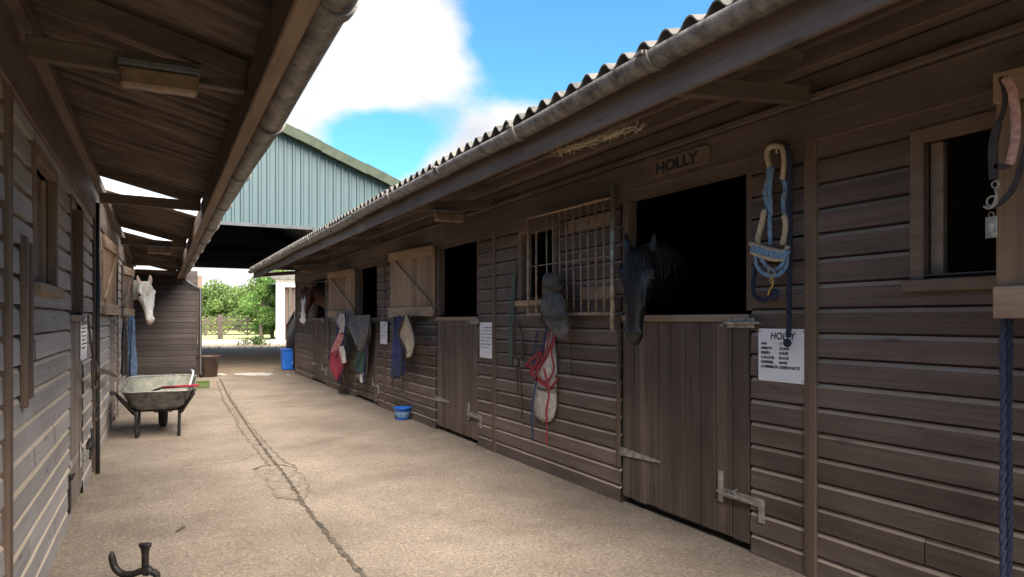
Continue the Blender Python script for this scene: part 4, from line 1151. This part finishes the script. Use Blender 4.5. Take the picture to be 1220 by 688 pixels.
# -- holly headcollar
X1 = 2.83
hc = thing('headcollar', 'blue headcollar with cream fleece and navy lead rope hanging beside the nearest door', 'headcollar', wallpt(925,180,X1))
b = MB(); b.tube([V((2.88, wallpt(925,182,2.88).y, wallpt(925,182,2.88).z)), wallpt(925,182,2.80), wallpt(925,177,2.795)], .006, 6); b.build('hook', M['galv'], hc)
b = MB()
b.tube(crv(wp([(917,198),(914,188),(915,178),(922,174),(930,175),(934,184),(934,200),(932,214)], X1), 4), .0145, 10)
b.tube(crv(wp([(911,250),(908,265),(904,280),(902,292)], X1-.01), 4), [.011]+[.016]*11+[.012], 10)
b.tube(crv(wp([(934,256),(936,266),(935,280),(932,292)], X1-.01), 4), [.011]+[.015]*11+[.012], 10)
b.tube(crv(wp([(894,290),(905,294),(920,298),(934,300),(939,293)], X1-.04), 4), .012, 10)
b.tube(crv(wp([(895,301),(906,305),(920,309),(933,309),(938,303)], X1-.04), 4), .011, 10)
b.build('fleece_sleeve', M['fleece'], hc, smooth=True)
b = MB()
b.ribbon(crv(wp([(916,198),(915,215),(911,230),(915,246),(912,252)], X1), 4), .028, .005, NR_)
b.ribbon(crv(wp([(920,200),(917,225),(918,250),(917,270),(918,292)], X1-.015), 4), .024, .005, NR_)
b.ribbon(crv(wp([(933,214),(936,226),(933,240),(935,256)], X1), 4), .024, .005, NR_)
b.ribbon(crv(wp([(895,296),(906,299),(920,303),(934,305),(939,298)], X1-.05), 4), .034, .005, NR_)
b.ribbon(crv(wp([(900,305),(902,318),(911,327),(921,329),(931,325),(937,316),(938,305)], X1-.03), 4), .020, .005, NR_)
b.ribbon(crv(wp([(905,306),(912,316),(920,322),(930,318),(935,308)], X1-.04), 4), .018, .005, NR_)
b.build('webbing_strap', M['bluestrap'], hc)
b = MB(); ringm(b, wallpt(919,325,X1-.05), .022, .004); ringm(b, wallpt(914,232,X1), .016, .003); ringm(b, wallpt(934,235,X1), .016, .003); b.build('ring', M['galv'], hc, smooth=True)
b = MB(); b.tube(crv(wp([(919,330),(921,338),(917,346),(915,352)], X1-.04), 4), .006, 8); ringm(b, wallpt(919,334,X1-.04), .011, .004); b.build('clip', M['brass'], hc, smooth=True)
b = MB()
rope(b, wp([(902,300),(900,320),(897,340),(899,352),(908,358),(916,355),(920,348)], X1), .013)
rope(b, wp([(937,176),(941,190),(941,240),(941,300),(940,350),(940,385),(939,402)], X1+.005), .014)
b.sphere(wallpt(938,409,X1), .021, 7)
b.tube(crv(wp([(917,352),(923,356),(924,348),(916,350)], X1-.02), 4), .016, 8)
b.build('lead_rope', M['navy'], hc, smooth=True)
# -- pair of ropes near right
rp = thing('hanging_ropes', 'thick blue and dark braided ropes hanging side by side under the open top door', 'rope', (2.66, 1.4, .3))
b = MB(); X2 = 2.76
rope(b, wp([(1196,345),(1195,420),(1196,500),(1195,600),(1196,700)], X2), .013, strands=3); b.build('rope_strand', M['bluerope'], rp, smooth=True)
b = MB(); rope(b, wp([(1203,350),(1203,430),(1202,520),(1203,620),(1202,690)], X2+.005), .011, strands=3); b.build('rope_strand', M['navy'], rp, smooth=True)
# -- leather headcollar on the near shutter
X3 = 2.64
lh = thing('headcollar', 'dark leather headcollar with dusty pink fleece and metal tag on the near top door', 'headcollar', wallpt(1196,90,X3))
b = MB(); b.tube(crv(wp([(1197,92),(1206,108),(1210,140),(1209,170),(1203,196)], X3), 5), [.009]+[.015]*19+[.013], 10); b.build('fleece_sleeve', M['pink'], lh, smooth=True)
b = MB()
b.ribbon(crv(wp([(1192,92),(1197,110),(1196,130),(1188,152),(1183,176),(1184,214)], X3), 4), [.016]*12+[.030]*9, .006, NR_)
b.ribbon(crv(wp([(1203,197),(1192,199),(1186,196)], X3), 4), .02, .006, NR_)
b.ribbon(crv(wp([(1226,165),(1216,200),(1206,226),(1190,243),(1176,247)], X3+.005), 4), .020, .006, NR_)
b.build('leather_strap', M['leather'], lh)
b = MB()
ringm(b, wallpt(1186,220,X3), .012, .0035); b.tube(crv(wp([(1186,224),(1187,236),(1180,248),(1172,246)], X3), 4), .005, 8)
ringm(b, wallpt(1182,240,X3), .018, .004); ringm(b, wallpt(1181,256,X3), .009, .002)
b.build('ring', M['galv'], lh, smooth=True)
b = MB(); ta = wallpt(1174,259,X3); tb = wallpt(1188,283,X3); b.box(X3-.003, X3+.002, tb.y, ta.y, tb.z, ta.z); b.build('tag', M['galv'], lh, bevel=.004)
b = MB(); y_, z_ = (ta.y+tb.y)/2, (ta.z+tb.z)/2; b.sphere((X3-.004, y_, z_), (.002, .012, .018), 7); b.build('tag_emblem', M['offwhite'], lh, smooth=True)

# -- padded boot hung on the grille
pb = thing('padded_boot', 'grey padded travel boot hanging on the lower corner of the rusty grille', 'horse boot', wallpt(658,345,2.76))
X4 = 2.76
def blob(b, rows, X, th=.04, n=14):
    """soft flattened form: rows of (pxl, pxr, py)"""
    rings = []
    for i, (l_, r_, y_) in enumerate(rows):
        a = wallpt(l_, y_, X); c = wallpt(r_, y_, X); m_ = (a+c)/2; h_ = (a-c)/2
        tt = th*(.35 if i in (0, len(rows)-1) else 1)
        rings.append([m_ + h_*cos(2*pi*k/n) + V((tt*sin(2*pi*k/n), 0, 0)) for k in range(n)])
    b.loft(rings)
b = MB(); blob(b, [(650,664,325),(648,666,330),(647,667,340),(647,669,350),(648,671,360)], X4); b.build('boot_upper', M['boot'], pb, smooth=True)
b = MB(); blob(b, [(648,668,350),(644,672,360),(645,675,370),(649,677,380),(654,678,390),(660,677,398),(666,676,404)], X4-.03, .03); b.build('boot_flap', M['bootflap'], pb, smooth=True)
b = MB(); b.ribbon(wp([(668,352),(674,362),(673,370)], X4-.06), .03, .008, NR_); b.ribbon(wp([(646,343),(658,345),(669,342)], X4-.048), .022, .006, NR_); b.ribbon(wp([(648,378),(660,381),(674,377)], X4-.068), .020, .006, NR_); b.ribbon(wp([(647,370),(643,382),(650,390)], X4-.02), .03, .01, NR_); b.build('strap', M['black'], pb)
# -- red headcollar, girth pad
rh = thing('headcollar', 'red and purple webbing headcollar hanging below the rusty grille', 'headcollar', wallpt(652,400,2.83))
X5 = 2.82
b = MB()
b.ribbon(crv(wp([(662,384),(660,400),(655,415),(650,428),(640,438),(626,436)], X5), 4), .022, .006, NR_)
b.ribbon(crv(wp([(626,436),(634,428),(645,420),(640,432),(632,446)], X5-.01), 4), .022, .006, NR_)
b.ribbon(crv(wp([(655,395),(650,420),(640,445),(650,456),(660,440),(657,420),(662,400)], X5-.015), 4), .020, .006, NR_)
b.ribbon(crv(wp([(648,440),(652,455),(654,470),(651,490),(652,502)], X5-.06), 4), .022, .006, NR_)
b.ribbon(crv(wp([(632,440),(640,452),(655,462),(664,452)], X5-.02), 4), .020, .006, NR_)
b.ribbon(crv(wp([(650,500),(652,512),(651,522),(652,532)], X5-.03), 4), .014, .006, NR_)
b.build('webbing_strap', M['red'], rh)
b = MB(); b.ribbon(crv(wp([(640,450),(636,470),(634,495),(635,520),(634,524)], X5-.02), 4), .024, .006, NR_); b.ribbon(crv(wp([(640,395),(637,420),(636,440)], X5), 4), .02, .006, NR_); b.ribbon(crv(wp([(652,390),(645,420),(642,440)], X5+.005), 4), .02, .006, NR_); b.build('lead_strap', M['navycloth'], rh)
gp = thing('girth_pad', 'off white oval girth pad hanging among the red straps', 'girth pad', wallpt(650,450,2.84))
b = MB(); blob(b, [(652,660,392),(650,662,420),(642,663,445),(636,663,460),(634,663,480),(638,662,495),(646,656,503)], 2.855, .035); b.build('pad', M['offwhite'], gp, smooth=True)
b = MB(); b.ribbon(crv(wp([(662,446),(665,465),(664,485),(660,498)], 2.83), 4), .012, .006, NR_); b.ribbon(crv(wp([(640,462),(650,465),(662,462)], 2.812), 4), .014, .006, NR_); b.build('binding', M['leather'], gp)
bs = thing('leather_strap', 'long thin dark leather strap hanging from the rusty grille', 'strap', wallpt(681,362,2.84))
b = MB(); b.ribbon(crv(wp([(681,368),(682,390),(680,420),(681,448)], 2.84), 4), .014, .005, NR_); b.build('strap', M['leather'], bs)
gs = thing('hanging_strap', 'grey green webbing loop hanging left of the window by the grille', 'strap', wallpt(614,322,2.85))
b = MB(); b.ribbon(crv(wp([(614,322),(612,350),(610,390),(609,430),(607,431),(607,390),(610,350),(613,324)], 2.85), 4), .024, .006, NR_); b.build('strap', M['greenrope'], gs)
b = MB(); b.tube([wallpt(614,322,2.88), wallpt(614,321,2.83)], .005, 6); b.build('nail', M['galv'], gs)
br = thing('bridle', 'dark leather bridle with steel bit hanging under the window sill', 'bridle', wallpt(617,384,2.85))
b = MB()
for q in ([(617,382),(613,400),(614,420),(620,432),(624,415),(621,395),(617,382)], [(617,384),(622,400),(621,425),(617,436)], [(618,432),(621,460),(622,498)], [(615,425),(616,450),(617,470)]):
    b.ribbon(crv(wp(q, 2.85), 4), .016, .006, NR_)
b.build('leather_strap', M['leather'], br)
b = MB(); ringm(b, wallpt(614,432,2.84), .025, .004); ringm(b, wallpt(622,434,2.84), .025, .004); b.build('bit', M['galv'], br, smooth=True)

# -- cloths on the right wall
def cloth(b, left, right, X, amp=.02, folds=3, nu=24, nv=10, th=.008, seed=0):
    rng = random.Random(seed); Lp = crv(wp(left, X), nv); Rp = crv(wp(right, X), nv); m = min(len(Lp), len(Rp)); A = []
    for sgn in (1, -1):
        for i in range(m):
            for j in range(nu+1):
                u = j/nu; p = Lp[i].lerp(Rp[i], u); v = i/(m-1)
                amp_ = amp*1.9
                p = p + V((-(amp_*(.4+.6*v))*(math.sin(u*folds*2*pi + seed + .8*math.sin(v*5+seed)) + .4*math.sin(u*folds*5+v*3)) - sgn*th/2, 0, 0)); A.append(p)
    w_ = nu+1; F = []
    for i in range(m-1):
        for j in range(nu):
            a = i*w_+j; F.append((a, a+1, a+w_+1, a+w_)); c = m*w_+a; F.append((c, c+w_, c+w_+1, c+1))
    for i in range(m-1):
        for j in (0, nu): a = i*w_+j; c = a+m*w_; F.append((a, a+w_, c+w_, c))
    for j in range(nu):
        for i in (0, m-1): a = i*w_+j; c = a+m*w_; F.append((a, a+1, c+1, c))
    b.add(A, F)
def hung(name, label, cat, pts, X, parts):
    t = thing(name, label, cat, wallpt(pts[0], pts[1], X))
    for (nm, mt, l_, r_, dx, kw) in parts:
        b = MB(); cloth(b, l_, r_, X-dx, **kw); o_ = b.build(nm, M[mt], t, smooth=True)
        b = MB()
        for e_ in (l_, r_): b.tube(crv(wp(e_, X-dx-.01), 6), .012, 6)
        b.tube([wallpt(l_[-1][0], l_[-1][1], X-dx-.02), wallpt(r_[-1][0], r_[-1][1], X-dx-.02)], .010, 6)
        b.build('hem_binding', M['leather'] if mt in ('greycloth', 'beige') else M['navycloth'] if mt != 'navycloth' else M['black'], o_, smooth=True)
    return t
hung('horse_rug', 'navy rug hanging in a narrow fold below the second open top door', 'horse rug', (474,378), 2.72,
     [('rug', 'navycloth', [(470,376),(471,400),(470,430),(469,452)], [(482,376),(480,400),(479,430),(478,447)], 0, dict(amp=.02, folds=1.5, seed=2))])
b = MB()
t = thing('hanging_strap', 'thin navy straps dangling beside the hanging navy rug', 'strap', wallpt(478,440,2.72))
for q in ([(468,450),(467,460),(470,466)], [(478,440),(479,455),(480,468)], [(490,378),(493,400),(494,425)], [(486,378),(490,400),(488,420)]): b.ribbon(crv(wp(q, 2.70), 4), .02, .006, NR_)
b.build('strap', M['black'], t)
hung('saddle_cloth', 'beige saddle cloth pinched to a point below the second open top door', 'saddle cloth', (484,376), 2.68,
     [('cloth', 'beige', [(482,376),(477,390),(475,400),(482,415),(486,426)], [(486,376),(491,390),(494,404),(494,415),(490,426)], 0, dict(amp=.02, folds=1.3, seed=4))])
hung('saddle_cloth', 'salmon pink and red cloth hanging below the farther open top door', 'saddle cloth', (405,380), 2.70,
     [('upper_cloth', 'offwhite', [(403,374),(402,384),(402,396)], [(411,374),(412,384),(411,398)], .02, dict(amp=.015, folds=1.2, seed=3)),
      ('pink_cloth', 'pinkcloth', [(404,391),(400,404),(394,418),(391,429)], [(411,389),(410,402),(405,416),(397,431)], .03, dict(amp=.015, folds=1.2, seed=5)),
      ('red_cloth', 'redcloth', [(394,422),(395,434),(398,445),(402,454)], [(406,414),(411,428),(409,440),(405,452)], .05, dict(amp=.03, folds=1.6, seed=6))])
t = thing('fly_fringe', 'narrow off white cloth strip hanging over the red cloth', 'cloth strip', wallpt(408,418,2.62))
b = MB(); cloth(b, [(404,414),(405,422),(407,434)], [(408,412),(411,422),(412,432)], 2.61, amp=.01, folds=1.2, seed=4); b.build('cloth', M['offwhite'], t, smooth=True)
t = thing('hanging_strap', 'black straps and girth dangling beside the pink and red cloth', 'strap', wallpt(412,400,2.78))
b = MB()
for q, w_ in (([(414,398),(415,420),(415,448)], .05), ([(411,386),(413,410),(410,440),(412,462)], .03), ([(405,444),(408,456),(404,467)], .02), ([(399,384),(401,400),(396,420),(398,446)], .018), ([(410,440),(411,455),(408,466),(402,469)], .035), ([(386,378),(387,395),(388,410)], .04), ([(390,378),(392,390),(392,400)], .03)): b.ribbon(crv(wp(q, 2.76), 5), w_, .01, NR_)
b.build('strap', M['black'], t)
hung('horse_rug', 'grey rug draped over the top of the third door', 'horse rug', (428,376), 2.80,
     [('rug', 'greycloth', [(418,377),(417,382),(419,392),(425,404),(428,412)], [(441,375),(441,384),(439,396),(436,408),(433,420)], .06, dict(amp=.025, folds=1.6, seed=8))])
hung('saddle_cloth', 'dark green cloth with a white tail hanging under the grey rug', 'saddle cloth', (430,420), 2.80,
     [('cloth', 'greencloth', [(428,412),(428,424),(425,438),(427,444)], [(438,400),(437,418),(434,436),(433,444)], .03, dict(amp=.02, folds=1.4, seed=9)),
      ('tail', 'offwhite', [(428,444),(429,452),(430,457)], [(434,444),(433,452),(433,456)], .03, dict(amp=.01, folds=1, seed=1))])
t = thing('hanging_strap', 'long dark rein hanging down the middle of the third door', 'strap', wallpt(437,400,2.80))
b = MB(); b.ribbon(crv(wp([(439,392),(438,420),(437,448)], 2.76), 5), .05, .01, NR_); b.build('strap', M['leather'], t)

t = thing('twig', 'short brown twig lying on the concrete left of the long crack', 'twig', ground_pt(215, 632))
b = MB(); b.tube([ground_pt(210,635)+V((0,0,.008)), ground_pt(216,632)+V((0,0,.014)), ground_pt(221,629)+V((0,0,.008))], [.004,.006,.003], 6); b.tube([ground_pt(217,632)+V((0,0,.014)), ground_pt(218,628)+V((0,0,.02))], .003, 5); b.build('stick', M['bark'], t)
# -- left wall tack
def wpl(pts, X): return [wallpt(p[0], p[1], X) for p in pts]
t = thing('leather_strap', 'black leather straps and loop hanging by the left downpipe', 'strap', wallpt(104,380,-.42))
b = MB()
for q, w_ in (([(105,378),(107,395),(110,420),(117,440),(128,444),(139,448)], .04), ([(106,380),(108,410),(115,440),(116,455),(113,463),(110,455),(109,430)], .022),
              ([(113,480),(116,486),(116,497),(113,501),(111,494),(113,481)], .018), ([(113,462),(113,482)], .016)):
    b.ribbon(crv(wpl(q, -.40 if q[0][0] < 107 else -.42), 5), w_, .008, (1, 0, 0))
b.build('strap', M['leather'], t)
b = MB(); b.tube([wallpt(105,379,-.47), wallpt(105,378,-.40)], .006, 6); b.build('hook', M['iron'], t)
def bundle(px, X, y0, y1, r, seed):
    a = wallpt(px, y0, X); c = wallpt(px, y1, X); rng = random.Random(seed); rings = []
    for i in range(15):
        u = i/14; p = a.lerp(c, u); w_ = r*(.45+.55*u**.6)*(1+.10*math.sin(u*9+seed)); ring = []
        for k in range(36):
            q = 2*pi*k/36; f = 1 + .22*math.sin(5*q+seed+u*1.5) + .10*math.sin(9*q+u*4)
            if i in (0,): f *= .6
            ring.append(p + V((w_*.6*f*cos(q), w_*1.3*f*sin(q), .02*math.sin(3*q+seed)*(u > .9))))
        rings.append(ring)
    b = MB(); b.loft(rings); return b
t = thing('horse_rug', 'faded blue rug hanging in a folded bundle beneath the white horse', 'horse rug', wallpt(156,450,-.36))
bundle(156.5, -.37, 376, 449, .10, 1).build('rug', M['denim'], t, smooth=True)
t = thing('rain_sheet', 'dark coat hanging at the left wall beside the blue rug', 'coat', wallpt(149,450,-.42))
bundle(148.5, -.43, 380, 446, .07, 4).build('cloth', M['black'], t, smooth=True)
t = thing('timber_batten', 'two rough brown battens nailed upright on the left wall near the camera', 'batten', (-.5, 3.45, .9))
a = wallpt(11,300,-.49); 
b = MB(); LB.bx(b, .024, .05, 3.36, 3.41, .92, 1.62); b.build('batten', M['post'], t, bevel=.004)
b = MB(); LB.bx(b, .024, .055, 3.43, 3.49, .95, 1.60); b.build('batten', M['door'], t, bevel=.004)
t = thing('wall_latch', 'black iron latch low on the left wall by the near left door', 'latch', (-.5, 6.3, .3))
b = MB(); LB.bx(b, .024, .04, 6.15, 6.42, .28, .33); b.tube([LB.p(.05,6.18,.2), LB.p(.07,6.22,.3), LB.p(.05,6.3,.42)], .012, 8); b.tube([LB.p(.045,6.1,.26), LB.p(.045,6.45,.26)], .012, 8); b.build('latch', M['iron'], t, bevel=.003)
t = thing('wall_latch', 'small iron plate and bolt low at the foot of the near left door', 'latch', (-.5, 5.0, .3))
b = MB(); LB.bx(b, .024, .036, 4.98, 5.06, .08, .32); b.tube([LB.p(.045,4.95,.3), LB.p(.045,5.12,.3)], .009, 8); b.build('latch', M['iron'], t, bevel=.003)

# -- straw tuft stuck under the right gutter
t = MB(); rng = random.Random(12)
for i in range(150):
    px = 650+115*rng.betavariate(1.6,1.6); u = (px-645)/120; py = 188 - 38*u + rng.gauss(0, 1.6)
    p = wallpt(px, py, rng.uniform(1.99, 2.06)); d = V((rng.uniform(-.25,.25), rng.uniform(-1,1), rng.uniform(-.16,.08))).normalized()*rng.uniform(.03,.11)
    t.tube([p-d/2, p+d/2+V((0,0,rng.uniform(-.01,.01)))], .0016, 4)
tag(t.build('nest_straw', M['straw']), 'tuft of yellow nesting straw caught under the right gutter', 'straw')

# ------------------------------------------------------------------ yard objects
# wheelbarrow
def wheelbarrow(x, y, rot):
    t = bpy.data.objects.new('wheelbarrow', None); C.objects.link(t); t.location = (x, y, 0); t.rotation_euler = (0, 0, rot); t['_loc'] = (0,0,0)
    t['label'] = 'old galvanised wheelbarrow with a pale green inside standing by the left wall'; t['category'] = 'wheelbarrow'
    def ringr(cy, hx, hy, z, r=.10, n=6, tilt=0):
        o = []
        for cx_, cy_, a0 in ((hx-r, hy-r, 0), (-hx+r, hy-r, 90), (-hx+r, -hy+r, 180), (hx-r, -hy+r, 270)):
            for k in range(n+1): a = R(a0+90*k/n); yy = cy+cy_+r*sin(a); o.append(V((cx_+r*cos(a), yy, z+tilt*(yy-cy))))
        return o
    # tray: deep pressed tub, front (far, +y) higher
    o_ = [ringr(.10,.20,.30,.30,.06), ringr(.11,.27,.38,.36,.08,tilt=.03), ringr(.12,.345,.47,.55,.12,tilt=.10), ringr(.12,.365,.49,.56,.12,tilt=.10), ringr(.12,.365,.49,.552,.12,tilt=.10)]
    b = MB(); b.loft(o_, False); b.f.append(tuple(range(len(o_[0])))[::-1]); b.m.append(0)
    tr = b.build('tray', M['tray'], t, smooth=True, local=True)
    i_ = [ringr(.10,.19,.29,.308,.06), ringr(.11,.262,.372,.37,.08,tilt=.03), ringr(.12,.338,.463,.553,.12,tilt=.10)]
    b = MB(); b.loft(i_, False); b.f.append(tuple(range(len(i_[0])))); b.m.append(0)
    b.build('tray_inside', M['trayin'], tr, smooth=True, local=True)
    b = MB(); rr = ringr(.12,.362,.487,.56,.12,tilt=.10); b.tube(rr+[rr[0]], .009, 6); b.build('rim', M['galv'], tr, smooth=True, local=True)
    b = MB()
    for s_ in (-1, 1):
        b.tube(crv([(s_*.37,-.72,.545),(s_*.36,-.60,.53),(s_*.30,-.30,.40),(s_*.22,-.05,.285),(s_*.16,.35,.27),(s_*.05,.62,.20)], 6), .016, 8)
        b.tube(crv([(s_*.22,-.12,.30),(s_*.215,-.20,.28),(s_*.21,-.22,.20),(s_*.205,-.22,.02),(s_*.205,-.16,.012),(s_*.20,-.05,.03),(s_*.20,.0,.20),(s_*.20,.04,.28)], 5), .016, 8)
        b.beam((s_*.36,-.46,.49), (s_*.225,-.22,.26), .03, .02)
    b.tube([(-.21,-.10,.285),(.21,-.10,.285)], .016, 8); b.tube([(-.20,.22,.28),(.20,.22,.28)], .014, 8)
    b.build('frame', M['iron'], t, smooth=True, local=True)
    for s_ in (-1, 1):
        b = MB(); b.tube([(s_*.372,-.76,.55),(s_*.368,-.64,.538)], .021, 10); b.build('handle_grip', M['rubber'], t, smooth=True, local=True)
    b = MB(); n = 24; rings = []
    for k in range(n+1):
        a = 2*pi*k/n; c = V((0, .58+.145*cos(a), .185+.145*sin(a))); e = V((0, cos(a), sin(a)))
        rings.append([c + e*(.04*cos(2*pi*j/10)) + V((.045*sin(2*pi*j/10), 0, 0)) for j in range(10)])
    b.loft(rings, False); wh = b.build('wheel', M['rubber'], t, smooth=True, local=True)
    b = MB(); b.tube([(-.02,.58,.185),(.02,.58,.185)], .11, 16); b.tube([(-.10,.58,.185),(.10,.58,.185)], .012, 8); b.build('rim', M['galv'], wh, local=True)
    b = MB()
    for s_ in (-1, 1): b.beam((s_*.09,.30,.27),(s_*.08,.58,.185),.012,.03)
    b.build('wheel_fork', M['iron'], t, local=True)
    return t
gpos = ground_pt(190, 521)
wbx, wby = gpos.x, gpos.y+.22
wheelbarrow(wbx, wby, R(-4))
t = thing('muck_fork', 'red handled fork lying across the wheelbarrow tray', 'fork', (wbx+.1, wby, .55))
b = MB(); b.tube([(wbx+.03, wby-.30, .545), (wbx+.38, wby-.42, .565)], .015, 8); b.build('handle', M['redcloth'], t, smooth=True)
b = MB(); b.tube([(wbx+.03, wby-.30, .545), (wbx-.08, wby-.22, .50)], .012, 8)
for k in range(4): b.tube([(wbx-.08, wby-.22+.0*k, .50), (wbx-.12-.0*k, wby-.26+.04*k, .48), (wbx-.30, wby-.26+.05*k, .42)], .006, 6)
b.build('tine', M['iron'], t, smooth=True)
t = thing('plastic_rod', 'bent white rod standing at the right corner of the wheelbarrow', 'rod', (wbx+.3, wby, .5))
b = MB(); b.tube(crv([(wbx+.29, wby-.36, .555), (wbx+.31, wby-.25, .60), (wbx+.345, wby+.05, .68), (wbx+.33, wby+.2, .69)], 4), .010, 8); b.build('rod', M['paper'], t, smooth=True)
# brown tub
gp_ = ground_pt(247, 449)
t = thing('feed_tub', 'brown round plastic tub on the ground beside the dark end wall', 'tub', gp_)
b = MB(); b.lathe(gp_, [(0,.012),(.20,.012),(.205,.02),(.255,.43),(.275,.44),(.285,.47),(.27,.475),(.245,.44),(.19,.05),(0,.045)], 28); b.build('tub', M['brownpl'], t, smooth=True)
# green block
gp_ = ground_pt(240, 463)
t = thing('wooden_block', 'small moss green wooden block on the concrete below the brown tub', 'block', gp_)
b = MB(); b.box(gp_.x-.13, gp_.x+.14, gp_.y-.0, gp_.y+.16, .003, .115); b.build('block', M['mossgreen'], t, bevel=.012)
b = MB(); b.box(gp_.x-.14, gp_.x+.15, gp_.y-.005, gp_.y+.17, .117, .135); b.build('lid', M['mossgreen'], t, bevel=.005)
# blue container
gp_ = ground_pt(346, 441)
t = thing('blue_container', 'square blue plastic container at the far end of the right stables', 'container', gp_)
b = MB(); x, y = gp_.x, gp_.y+.18; hw = .19
def sq(h, z, r=.04):
    o = []
    for cx_, cy_, a0 in ((h-r,h-r,0),(-h+r,h-r,90),(-h+r,-h+r,180),(h-r,-h+r,270)):
        for k in range(5): a = R(a0+22.5*k); o.append(V((x+cx_+r*cos(a), y+cy_+r*sin(a), z)))
    return o
b.loft([sq(.17,.004), sq(.18,.02), sq(.195,.50), sq(.21,.505), sq(.21,.53), sq(.185,.53), sq(.165,.06)], True); b.build('container', M['bluepl'], t, smooth=False, bevel=.004)
b = MB(); b.tube(crv([(x+.06,y-.21,.20),(x+.10,y-.24,.16),(x+.14,y-.21,.20)], 4), .008, 6); b.box(x+.05, x+.15, y-.205, y-.197, .14, .21); b.build('handle', M['paper'], t)
# small blue bucket
gp_ = ground_pt(480, 501)
t = thing('blue_bucket', 'small round blue feed bucket at the foot of the right wall', 'bucket', gp_)
c = gp_ + V((.02, .08, 0))
b = MB(); b.lathe(c, [(0,.005),(.085,.005),(.09,.01),(.112,.145),(.12,.147),(.12,.158),(.106,.158),(.085,.03),(0,.03)], 24); b.build('bucket', M['bluepl'], t, smooth=True)
b = MB(); b.lathe(c, [(.0901,.035),(.0975,.038),(.105,.10),(.1042,.103)], 24); b.build('label_band', M['bluestrap'], t, smooth=True)
b = MB(); b.tube(crv([c+V((-.118,0,.15)), c+V((-.11,-.06,.13)), c+V((-.05,-.125,.10)), c+V((.05,-.125,.10)), c+V((.11,-.06,.13)), c+V((.118,0,.15))], 4), .0025, 6); b.build('handle', M['galv'], t, smooth=True)
# boot scraper
t = thing('boot_scraper', 'black cast iron boot jack with curved horn at the bottom left of the yard', 'boot scraper', ground_pt(160, 700))
o = ground_pt(160, 700); ux = V((cos(TH), -sin(TH), 0)); uy = V((sin(TH), cos(TH), 0))
kx = o.dot(uy)/813.3
def bp(px, py, d=0): return o + ux*((px-160)*kx) + uy*d + V((0,0,max(.004,(700-py)*kx)))
b = MB()
b.tube(crv([bp(133,657),bp(134,668),bp(138,678),bp(146,684),bp(158,684),bp(172,680),bp(186,684),bp(184,692),bp(170,696),bp(150,694)], 5), [.004,.008,.012]+[.016]*40+[.012,.01], 10)
b.tube(crv([bp(172,684),bp(176,678),bp(180,684)], 4), .018, 10)
b.build('horn', M['iron'], t, smooth=True)
b = MB(); r_ = []
for py, hw in ((684,.019),(672,.018),(660,.0185),(654,.022),(650,.032),(648,.032)):
    c = bp(173, py); r_.append([c+ux*(hw*cos(2*pi*k/10))+uy*(hw*.6*sin(2*pi*k/10)) for k in range(10)])
b.loft(r_); b.build('upright', M['iron'], t, smooth=True)
b = MB(); c = bp(160, 698); b.beam(bp(138,699)+V((0,0,.006)), bp(184,699)+V((0,0,.006)), .16, .014); b.build('foot_plate', M['iron'], t, bevel=.006)

for ob_ in bpy.data.objects:
    if '_loc' in ob_: del ob_['_loc']
    if ob_.parent and ob_.type == 'MESH' and 'kind' in ob_: pass
